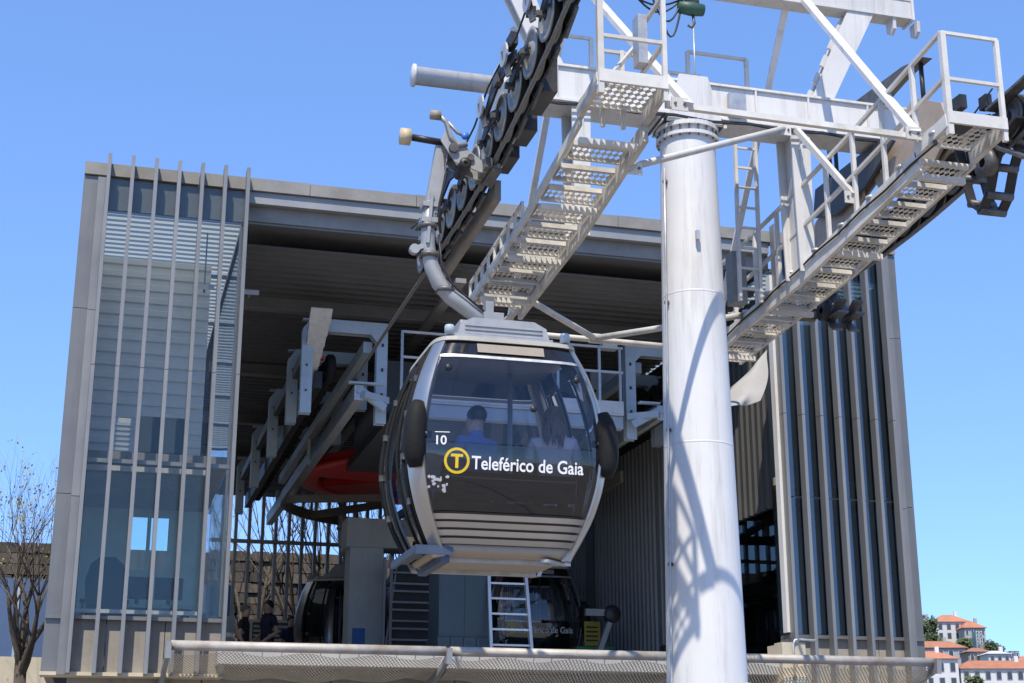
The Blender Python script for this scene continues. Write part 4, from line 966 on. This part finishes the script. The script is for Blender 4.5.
# kiosk bits: yellow notice on a green bin, black headed leaning post
kb = root('green_bin', 'green bin with a yellow notice board beside the far right cabin', 'bin', (8.72, 26.2, DECK))
MB().prism([(-.3, 0), (.3, 0), (.34, .62), (-.34, .62)], 1, -.22, .22).build('body', GREEN, kb); MB().bb((-.36, -.24, .62), (.36, .24, .67)).build('lid', GREEN, kb)
MB().bb((-.14, -.05, .70), (.16, -.03, 1.14)).build('notice', mat('shade_dimmed_yellow', (.42, .33, .04), .6), kb)  # yellow darkened in its colour because the notice stands in shade
for k in range(4): MB().bb((-.11, -.06, .78 + k * .08), (.12, -.052, .81 + k * .08)).build('notice_line', BLACKM, kb)
bp_ = root('barrier_arm', 'grey leaning post with a round black head by the ribbed wall', 'barrier', (8.75, 25.4, DECK))
MB().bar((-.35, 0, 0), (.08, 0, 1.12), .09).build('post', STEELPLAIN, bp_)
MB().lathe([(0, -.1), (.14, -.1), (.16, -.05), (.16, .05), (.14, .1), (0, .1)], 20, axis='Y', c=(.1, 0, 1.2)).build('head', BLACKM, bp_); MB().bb((-.4, -.05, 1.16), (-.03, .05, 1.28)).build('arm', STEELPLAIN, bp_)
# louvred unit and grey cabinet by the fence
lv = root('louvred_unit', 'cream louvred unit on the platform behind the two standing men', 'air unit', (3.42, 30.9, DECK))
MB().bb((-.48, 0, 0), (.40, .4, 1.5)).build('casing', CREAM, lv)
for k in range(14): MB().bb((-.38, -.03, .16 + k * .09), (.32, -.003, .21 + k * .09)).build('louvre', mat('cream_louvre', (.5, .45, .35), .6), lv)
MB().bb((-.40, -.002, .1), (.34, .0, 1.44)).build('louvre_back', BLACKM, lv)
gc = root('grey_cabinet', 'plain grey cabinet beside the men next to the left glass wing', 'cabinet', (2.45, 30.9, DECK))
MB().bb((-.42, 0, 0), (.22, .5, 1.55)).build('casing', BLUEGREY, gc); MB().bb((-.36, -.012, .06), (.17, -.002, 1.48)).build('door', BLUEGREY, gc); MB().bb((.1, -.03, .8), (.13, -.013, .95)).build('handle', BLACKM, gc)
# hanging sheet of pale canvas below the right walkway
tpn = MB(); NU, NV = 14, 10; grid = []; CV = [W(722, 394, Y=19.5), W(773, 346, Y=19.7), W(758, 402, Y=19.3), W(722, 408, Y=19.4)]
for j in range(NV + 1):
    for i in range(NU + 1):
        u, v = i / NU, j / NV
        A, B_, C_, D_ = CV; q = (A * (1 - u) + B_ * u) * (1 - v) + (D_ * (1 - u) + C_ * u) * v
        x = q.x - .05 * math.sin(math.pi * u); z = q.z - .10 * math.sin(math.pi * u) * (1 - v) - .05 * math.sin(math.pi * u) * v; y = q.y + .16 * math.sin(v * 4 + u * 2) + .07 * math.sin(u * 8 + v * 2)
        grid.append((x, y, z))
tpn.add(grid + [(a, b_ + .012, c) for a, b_, c in grid], [q for j in range(NV) for i in range(NU) for q in ((j * (NU + 1) + i, j * (NU + 1) + i + 1, (j + 1) * (NU + 1) + i + 1, (j + 1) * (NU + 1) + i), tuple((NU + 1) * (NV + 1) + k for k in ((j + 1) * (NU + 1) + i, (j + 1) * (NU + 1) + i + 1, j * (NU + 1) + i + 1, j * (NU + 1) + i)))], True)
tag(tpn.build('canvas_sheet', mat('pale_canvas', (.40, .385, .36), .85, vary=.08, scale=3), fix=False), 'pale canvas sheet hanging below the right walkway by the white post', 'canvas')


# ================================================================== PEOPLE
def skin_body(bones, rad, rootj):
    """one continuous body from joints: bones = [(a, b, region)], joints carry position and radius"""
    J = {}; me = bpy.data.meshes.new('body'); order = []
    for a, b, _ in bones:
        for k in (a, b):
            if k not in J: J[k] = len(order); order.append(k)
    me.from_pydata([tuple(rad[k][0]) for k in order], [(J[a], J[b]) for a, b, _ in bones], [])
    o = bpy.data.objects.new('body', me); COL.objects.link(o)
    md = o.modifiers.new('skin', 'SKIN'); md.use_smooth_shade = True
    for k in order:
        r = rad[k][1]; sv = me.skin_vertices[0].data[J[k]]; sv.radius = r if isinstance(r, tuple) else (r, r); sv.use_root = (k == rootj)
    sb_ = o.modifiers.new('sub', 'SUBSURF'); sb_.levels = 2; sb_.render_levels = 2
    dg = bpy.context.evaluated_depsgraph_get(); dg.update()
    out = bpy.data.meshes.new_from_object(o.evaluated_get(dg)); bpy.data.objects.remove(o)
    return out


def seg_dist(p, a, b):
    d = b - a; t = max(0, min(1, (p - a).dot(d) / max(d.dot(d), 1e-9))); return (p - a - d * t).length


SKIN = mat('skin', (.58, .36, .26), .55, vary=.08, scale=10)


def person(label, loc, rz, shirt, trousers, hair, arms, sit=False, hair_long=False, h=1.0):
    r = root('person', label, 'person', loc, rz)
    V = Vector; q = {}
    hz = .95 if not sit else .12
    q['pel'] = (V((0, 0, hz)), (.155, .115)); q['spi'] = (V((0, .01, hz + .2)), (.14, .105)); q['che'] = (V((0, .015, hz + .38)), (.175, .115)); q['nck'] = (V((0, .0, hz + .54)), .062); q['col'] = (V((0, .008, hz + .475)), (.10, .08))
    q['jaw'] = (V((0, -.02, hz + .62)), (.068, .078)); q['hed'] = (V((0, -.012, hz + .70)), (.078, .098)); q['top'] = (V((0, .0, hz + .775)), (.058, .075))
    q['nose'] = (V((0, -.115, hz + .672)), .014)
    bones = [('pel', 'spi', 1), ('spi', 'che', 1), ('che', 'col', 1), ('col', 'nck', 0), ('nck', 'jaw', 0), ('jaw', 'hed', 0), ('hed', 'top', 0), ('jaw', 'nose', 0)]
    for s, n in ((-1, 'l'), (1, 'r')):
        q['sh' + n] = (V((s * .185, .015, hz + .45)), .065); el, wr = arms[n]
        q['el' + n] = (V((s * el[0], el[1], hz + el[2])), .045); q['wr' + n] = (V((s * wr[0], wr[1], hz + wr[2])), .03)
        d = (q['wr' + n][0] - q['el' + n][0]).normalized(); q['pa' + n] = (q['wr' + n][0] + d * .07, (.034, .02))
        m_ = (q['sh' + n][0] + q['el' + n][0]) / 2; q['sl' + n] = (m_, .056)
        bones += [('che', 'sh' + n, 1), ('sh' + n, 'sl' + n, 1), ('sl' + n, 'el' + n, 0), ('el' + n, 'wr' + n, 0), ('wr' + n, 'pa' + n, 0)]
        side = d.cross(V((s, 0, .2))).normalized()
        for f, (o_, L) in enumerate(((-.03, .075), (-.01, .085), (.01, .08), (.028, .065))):
            q[f'f{n}{f}'] = (q['pa' + n][0] + side * o_ + d * .045, .0095); q[f'g{n}{f}'] = (q['pa' + n][0] + side * o_ + d * (.035 + L) - V((s * .015, 0, 0)), .008)
            bones += [('pa' + n, f'f{n}{f}', 0), (f'f{n}{f}', f'g{n}{f}', 0)]
        q['th' + n] = (q['wr' + n][0] + d * .06 - side * .055, .010); bones += [('wr' + n, 'th' + n, 0)]
        q['hi' + n] = (V((s * .095, 0, hz - .06)), .09)
        if sit: q['kn' + n] = (V((s * .12, -.44, hz + .0)), .062); q['an' + n] = (V((s * .12, -.46, hz - .42)), .042); q['to' + n] = (V((s * .13, -.62, hz - .46)), .035)
        else: q['kn' + n] = (V((s * .11, -.015, .50)), .062); q['an' + n] = (V((s * .115, .03, .09)), .042); q['to' + n] = (V((s * .135, -.15, .04)), .035)
        bones += [('pel', 'hi' + n, 2), ('hi' + n, 'kn' + n, 2), ('kn' + n, 'an' + n, 2), ('an' + n, 'to' + n, 3)]
    me = skin_body(bones, q, 'pel')
    for m_ in (SKIN, shirt, trousers, RUBBER): me.materials.append(m_)
    for p in me.polygons:
        c = p.center; p.use_smooth = True
        p.material_index = min(((seg_dist(c, q[a][0], q[b][0]) - (q[a][1] if isinstance(q[a][1], float) else max(q[a][1])) * .5, reg) for a, b, reg in bones))[1]
    bo = bpy.data.objects.new('body', me); COL.objects.link(bo); bo.parent = r
    # hair: cap over the skull (and a long fall of strands for long hair)
    hb = MB(); N = 18; hc = V((0, .008, hz + .715)); rings = []
    for j in range(7):
        th = j / 6 * 2.1
        for i in range(N):
            a = 2 * math.pi * i / N; front = max(0, -math.sin(a)); t = th * (1 - .42 * front)
            rings.append(hc + V((.088 * math.sin(t) * math.cos(a), .112 * math.sin(t) * math.sin(a), .10 * math.cos(t))) * (1 + .03 * math.sin(a * 7 + j)))
    hb.add(rings, [(j * N + i, j * N + (i + 1) % N, (j + 1) * N + (i + 1) % N, (j + 1) * N + i) for j in range(6) for i in range(N)], True)
    if hair_long:
        rnd = random.Random(3)
        for k in range(34):
            a = rnd.uniform(.15, math.pi - .15); x0 = .09 * math.cos(a); y0 = .10 * math.sin(a); e = rnd.uniform(-.03, .03)
            hb.path([hc + V((x0 * .9, y0 * .9, .03)), hc + V((x0 * 1.05, y0 * 1.08 + .01, -.08)), hc + V((x0 * 1.0 + e, y0 + .05, -.20)), hc + V((x0 * .8 + e * 1.5, y0 * .7 + .09, -.22 - rnd.random() * .12))], [.016, .018, .013, .003], 5)
    hb.build('hair', hair, r)
    eb_ = MB()
    for s in (-1, 1): eb_.lathe([(0, -.008), (.008, -.004), (.008, .004), (0, .008)], 8, axis='Y', c=(s * .03, -.095, hz + .70))
    eb_.build('eyes', BLACKM, r)
    r.scale = (h, h, h)
    return r


HAIRB = mat('brown_hair', (.24, .12, .065), .5, vary=.3, scale=30); HAIRD = mat('dark_hair', (.02, .015, .012), .5, vary=.3, scale=30); HAIRG = mat('cropped_grey_hair', (.22, .17, .13), .7, vary=.2, scale=40)
TEE1 = mat('charcoal_shirt', (.022, .024, .03), .85, vary=.2, scale=12, bump=.2); TEE2 = mat('navy_shirt', (.018, .025, .06), .85, vary=.2, scale=12, bump=.2); JEAN = mat('dark_trousers', (.02, .022, .03), .85, vary=.2, scale=12)
PINK = mat('pale_pink_top', (.86, .70, .68), .85, vary=.06, scale=12, bump=.2); BLUES = mat('blue_shirt', (.20, .24, .50), .85, vary=.1, scale=12, bump=.2)
DOWN = {'l': ((.25, .03, .16), (.27, -.08, -.06)), 'r': ((.25, .03, .16), (.27, -.10, -.06))}
FOLD = {'l': ((.25, .04, .17), (.12, -.22, .03)), 'r': ((.25, .05, .17), (.18, -.20, .0))}
LAP = {'l': ((.26, -.06, .19), (.16, -.30, .10)), 'r': ((.26, -.06, .19), (.16, -.30, .10))}
person('man with cropped hair in charcoal shirt standing nearest the grey cabinet', (2.78, 30.0, DECK), R(70), TEE1, JEAN, HAIRG, DOWN, h=.96)
person('bearded man in navy shirt facing the other man on the platform', (3.22, 29.9, DECK), R(-62), TEE2, JEAN, HAIRD, FOLD, h=1.01)
person('person in dark clothes half hidden at the edge of the far left cabin', (3.80, 30.9, DECK), R(20), TEE2, JEAN, HAIRD, DOWN, h=.90)
person('passenger with long brown hair and pale pink top seated in the cabin', (RLX + .50, 12.95, CBZ + .60), 0, PINK, JEAN, HAIRB, LAP, sit=True, hair_long=True, h=.98).rotation_euler[2] = R(168)
person('passenger in blue shirt seated in the left of the cabin', (RLX - .22, 13.05, CBZ + .58), R(205), BLUES, JEAN, HAIRD, LAP, sit=True, h=.98)

# ================================================================== BACKGROUND BEHIND THE STATION
# tall stone wall and blue hoarding
sw = root('stone_wall', 'brown stone retaining wall behind the station screen', 'wall', (6, 42.2, 0))
b = MB(); rnd = random.Random(11); b.bb((-14, .3, 0), (16, 1.2, 7.75)); b.build('core', mat('wall_core', (.06, .05, .042), .9, vary=.2), sw)
STN = [mat(f'wall_stone_{k}', c, .9, vary=.25, scale=5, bump=.5, bscale=12) for k, c in enumerate(((.095, .08, .063), (.075, .063, .052), (.12, .10, .08), (.065, .057, .048)))]
protos = []
for k in range(4):
    m = MB(); m.prism([(-.5, -.46), (-.1, -.5), (.46, -.48), (.5, -.1), (.47, .47), (.05, .5), (-.46, .48), (-.5, .05)], 1, -.2, .3); o = m.build('stone', STN[k], sw, loc=(0, 0, 0)); o.location = (0, .2, .3); protos.append(o)
cnt = 0; used = set()
for row, xs, xe in [(r_, *e_) for r_ in range(13) for e_ in ((-10.6, -6.4), (-4.2, .4))]:
    x = xs + rnd.random() * .3
    while x < xe:
        w_ = rnd.uniform(.3, .75); z = 3.9 + row * .295; k = rnd.randrange(4)
        if cnt < 290:
            if k in used: o = protos[k].copy(); COL.objects.link(o)
            else: o = protos[k]; used.add(k)
            o.parent = sw; o.location = (x + w_ / 2, .12 + rnd.uniform(-.06, .06), z + .2); o.scale = (w_ * .95, 1, .275); cnt += 1
        x += w_
bh = root('blue_hoarding', 'tall blue painted hoarding left of the station in front of the stone wall', 'fence', (-1.0, 38.0, 0))
for k in range(9): MB().bb((-5 + k * 1.02, 0, 0), (-5 + k * 1.02 + 1.0, .05, 6.3 + .004 * (k % 2))).build('panel', mat('blue_hoarding_paint', (.07, .12, .23), .6, vary=.1, scale=.8), bh)
for k in range(10): MB().bb((-5.04 + k * 1.02, -.06, 0), (-4.98 + k * 1.02, -.004, 6.2)).build('post', BLUEGREY, bh)
lw = tag(MB().bb((-12, 35.6, 0), (-.9, 35.95, 4.25)).build('low_wall', CREAM), 'low cream wall at the foot of the blue hoarding', 'wall')


def bare_tree(label, loc, trunk_h, H, spread, seed, buds, lim=None, r0=.11, maxlv=5):
    rnd = random.Random(seed); t = root('bare_tree', label, 'tree', loc, group='bare trees round the station'); tr_, tw_, bd = MB(), MB(), MB()
    def grow(p, d, L, r, lv):
        n = 4; P = [p]; dd = d.copy()
        for i in range(n):
            dd = (dd + Vector((rnd.uniform(-.16, .16), rnd.uniform(-.16, .16), rnd.uniform(-.02, .14)))).normalized(); q = P[-1] + dd * (L / n)
            if lim and q.x > lim: q.x = lim - rnd.random() * .15
            P.append(q)
        rs = [r * (1 - .5 * i / n) for i in range(n + 1)]
        (tr_ if lv < 2 else tw_).path(P, rs, 7 if lv < 2 else 4)
        if lv >= maxlv or r < .003:
            for q in P[1:]:
                if rnd.random() < buds:
                    for _ in range(2):
                        c = q + Vector((rnd.uniform(-.06, .06), rnd.uniform(-.06, .06), rnd.uniform(-.05, .05))); a = Vector((rnd.uniform(-1, 1), rnd.uniform(-1, 1), rnd.uniform(-1, 1))).normalized() * .035; bb_ = a.orthogonal().normalized() * .02
                        bd.add([c - a, c + bb_, c + a, c - bb_], [(0, 1, 2, 3)])
            return
        for k in range(3 if lv > 1 else 4):
            i = rnd.randint(2, n) if k else n
            ax = Vector((rnd.uniform(-1, 1), rnd.uniform(-1, 1), rnd.uniform(-.1, .5))).normalized()
            grow(P[i], (dd + ax * spread).normalized(), L * rnd.uniform(.62, .82), rs[i] * rnd.uniform(.55, .75), lv + 1)
    P = [Vector((0, 0, 0)), Vector((.03, .02, trunk_h * .5)), Vector((-.02, .0, trunk_h))]; tr_.path(P, [r0 * 1.3, r0 * 1.05, r0], 10)
    nb_ = 7 if maxlv > 5 else 4
    for k in range(nb_):
        a = k * 6.283 / nb_ + rnd.random(); sp_ = spread * rnd.uniform(.45, 1); grow(P[2] - Vector((0, 0, .07 * k)), Vector((math.cos(a) * sp_, math.sin(a) * sp_, 1)).normalized(), (H - trunk_h) * .40, r0 * .55, 1)
    bk = mat('grey_brown_bark', (.085, .068, .05), .9, vary=.3, scale=8, bump=.4)
    tr_.build('trunk', bk, t); c = tw_.build('crown', bk, t, fix=False)
    if bd.f: o = bd.build('buds', mat('yellow_green_buds', (.28, .27, .06), .8, vary=.2), t, fix=False); o['kind'] = 'stuff'
    return t


p = W(24, 640, Y=32); bare_tree('bare spring tree with yellow green buds left of the station', (p.x, 32, 0), 3.9, 8.4, .55, 21, .16, lim=.85, r0=.12, maxlv=6)
for k, (px, y, sd) in enumerate(((300, 39.6, 5), (250, 40.2, 8), (345, 39.9, 13), (395, 40.4, 4))):
    q = W(px, 560, Y=y); bare_tree(['bare tree seen through the screen posts left of the pillar', 'bare tree seen through the screen posts beside the glass wing', 'bare tree seen through the screen posts behind the pillar', 'bare tree behind the station hidden mostly by the hanging cabin'][k], (q.x, y, 0), 4.6, 11.5, .5, sd, .05, r0=.13)

# ================================================================== FAR HILLSIDE ACROSS THE RIVER
FWD = Vector((math.sin(YAW), math.cos(YAW), 0)); RGT = Vector((math.cos(YAW), -math.sin(YAW), 0))
def cp_(hd, lat, z=0): q = FWD * hd + RGT * lat; return Vector((q.x, q.y, z))
def pxlat(px, hd): return (px - 512) / 1507 * hd
hm = MB(); NX, NY = 60, 26; hv = []
def hillz(lat, hd):
    u = lat / hd * 1507 + 512
    sk = 44 if u < 930 else 44 - (u - 930) * .21 if u < 1010 else 27 - (u - 1010) * .05
    sk = max(14, sk); t = max(0, min(1, (hd - 300) / 150)); t = t * t * (3 - 2 * t)
    return 8 + (sk - 8) * t + 1.2 * math.sin(lat * .13 + hd * .07)
for j in range(NY + 1):
    hd = 290 + j * 14
    for i in range(NX + 1):
        lat = -60 + i * 7; hv.append(cp_(hd, lat, hillz(lat, hd) if 0 < j < NY else -1))
hm.add(hv, [(j * (NX + 1) + i, j * (NX + 1) + i + 1, (j + 1) * (NX + 1) + i + 1, (j + 1) * (NX + 1) + i) for j in range(NY) for i in range(NX)], True)
struct(hm.build('hill', mat('hill_scrub', (.10, .115, .055), .95, vary=.35, scale=.15, bump=.4, dirt=(.20, .17, .12), dirt_amt=.6), fix=False))
HW = mat('far_white_render', (.62, .62, .62), .8, vary=.05); HW2 = mat('far_grey_render', (.36, .36, .37), .8, vary=.1); TILE = mat('terracotta_tiles', (.42, .18, .10), .8, vary=.15, scale=.6); WIN = mat('far_window_glass', (.05, .06, .08), .2)


def house(label, px0, px1, pyt, pyb, hd, dep, roof_h, cols, rows, wall=HW, roof=TILE, turn=0, hip=True, group='houses on the far hillside'):
    l0, l1 = pxlat(px0, hd), pxlat(px1, hd); zt = W((px0 + px1) / 2, pyt, hd=hd).z; zb = W((px0 + px1) / 2, pyb, hd=hd).z
    w_ = l1 - l0; H = zt - zb; r = root('hillside_house', label, 'house', cp_(hd, (l0 + l1) / 2, zb), -YAW + turn, group)
    MB().bb((-w_ / 2, 0, -6), (w_ / 2, dep, H)).build('wall', wall, r)
    if roof_h:
        e = .6; i_ = min(w_, dep) * .35 if hip else 0; m = MB()
        m.add([(-w_ / 2 - e, -e, H + .05), (w_ / 2 + e, -e, H + .05), (w_ / 2 + e, dep + e, H + .05), (-w_ / 2 - e, dep + e, H + .05), (-w_ / 2 + i_, dep / 2, H + roof_h), (w_ / 2 - i_, dep / 2, H + roof_h)], [(0, 1, 5, 4), (1, 2, 5), (2, 3, 4, 5), (3, 0, 4), (3, 2, 1, 0)])
        ro = m.build('roof', roof, r); MB().bb((w_ * .2, dep * .4, H + roof_h * .5), (w_ * .2 + .8, dep * .4 + .8, H + roof_h + .9)).build('chimney', wall, ro).location -= ro.location
    wp = None
    for j in range(rows):
        for i in range(cols):
            x = -w_ / 2 + w_ * (i + .5) / cols; z = H * (j + .5) / rows; ww, wh = w_ / cols * .2, H / rows * .27
            f = MB().bb((x - ww - .12, -.14, z - wh - .12), (x + ww + .12, -.02, z + wh + .12)).build('window', HW2 if wall is HW else HW, r); MB().bb((x - ww, -.2, z - wh), (x + ww, -.145, z + wh)).build('pane', WIN, f, wc=False).location -= f.location
    return r


house('large white house with orange hipped roof at the top of the far hill', 938, 972, 622, 640, 430, 11, 2.6, 4, 2)
house('long pale wing stepping down right of the hilltop house', 966, 987, 628, 644, 424, 9, 2.2, 4, 2, wall=HW2)
house('small blue grey roofed block at the far left of the hilltop', 922, 931, 614, 624, 440, 6, 0, 1, 2, wall=mat('far_blue_render', (.25, .38, .46), .6))
house('low grey house with long orange roof in the middle of the hillside', 905, 966, 648, 660, 370, 8, 2.0, 6, 1, wall=HW2)
house('white house with tall windows and orange roof nearest the station fins', 900, 957, 659, 690, 320, 9, 2.0, 5, 2)
house('long white house with orange roof at the bottom right of the hillside', 959, 1045, 669, 695, 322, 9, 2.1, 8, 2)
house('small ruined stone house with brown roof in the middle of the hillside', 968, 990, 652, 662, 352, 6, 1.2, 3, 1, wall=mat('far_stone', (.26, .22, .19), .9), roof=mat('brown_tiles', (.30, .15, .10), .9))
house('white flat roofed shed right of the ruined house', 988, 1010, 654, 666, 345, 7, 1.0, 3, 1, roof=HW)
house('narrow glass lift tower standing on the hillside', 977, 984, 631, 651, 385, 3, 0, 2, 6, wall=mat('far_teal_glass', (.16, .25, .27), .25))
house('dark blue block at the right edge of the hillside', 1010, 1019, 651, 664, 365, 5, 0, 2, 2, wall=mat('far_dark_blue', (.07, .11, .19), .5))
house('orange roofed house cut off by the right edge of the picture', 1018, 1040, 662, 672, 350, 7, 1.6, 2, 1)


def far_tree(label, px, pyt, pyb, wpx, hd, seed):
    rnd = random.Random(seed); zt = W(px, pyt, hd=hd).z; zb = W(px, pyb, hd=hd).z; H = zt - zb; wr = wpx / 1507 * hd / 2
    t = root('hillside_tree', label, 'tree', cp_(hd, pxlat(px, hd), zb), 0, 'trees on the far hillside')
    MB().tube((0, 0, -4), (0, 0, H * .6), .3, 7, .12).build('trunk', mat('far_bark', (.10, .08, .06), .9), t)
    m = MB()
    for k in range(620):
        d = Vector((rnd.gauss(0, 1), rnd.gauss(0, 1), rnd.gauss(0, 1))).normalized() * rnd.random() ** .4; lobe = 1 + .25 * math.sin(d.x * 7 + seed) * math.cos(d.z * 6 + d.y * 5)
        c = Vector((d.x * wr * lobe, d.y * wr * lobe, H * .55 + d.z * H * .48 * lobe)); a = Vector((rnd.uniform(-1, 1), rnd.uniform(-1, 1), rnd.uniform(-1, 1))).normalized() * rnd.uniform(.3, .6); bb_ = a.orthogonal().normalized() * .3
        m.add([c - a, c + bb_, c + a, c - bb_], [(0, 1, 2, 3)])
    m.build('crown', mat('far_foliage', (.085, .115, .05), .8, vary=.4, scale=.5), t, fix=False)


for k, a in enumerate((('dark tree beside the hilltop house', 934, 617, 638, 12, 420), ('dark tree tucked against the station fins on the hilltop', 925, 620, 638, 12, 415), ('round green bush below the hilltop house', 931, 634, 646, 20, 400), ('green tree left of the glass lift tower', 966, 638, 652, 22, 395), ('green tree right of the glass lift tower', 991, 641, 656, 14, 390), ('wide green tree on the right shoulder of the hill', 998, 645, 658, 14, 398), ('pale green treetop in front of the long white house', 972, 676, 692, 20, 300))):
    far_tree(*a, 30 + k)
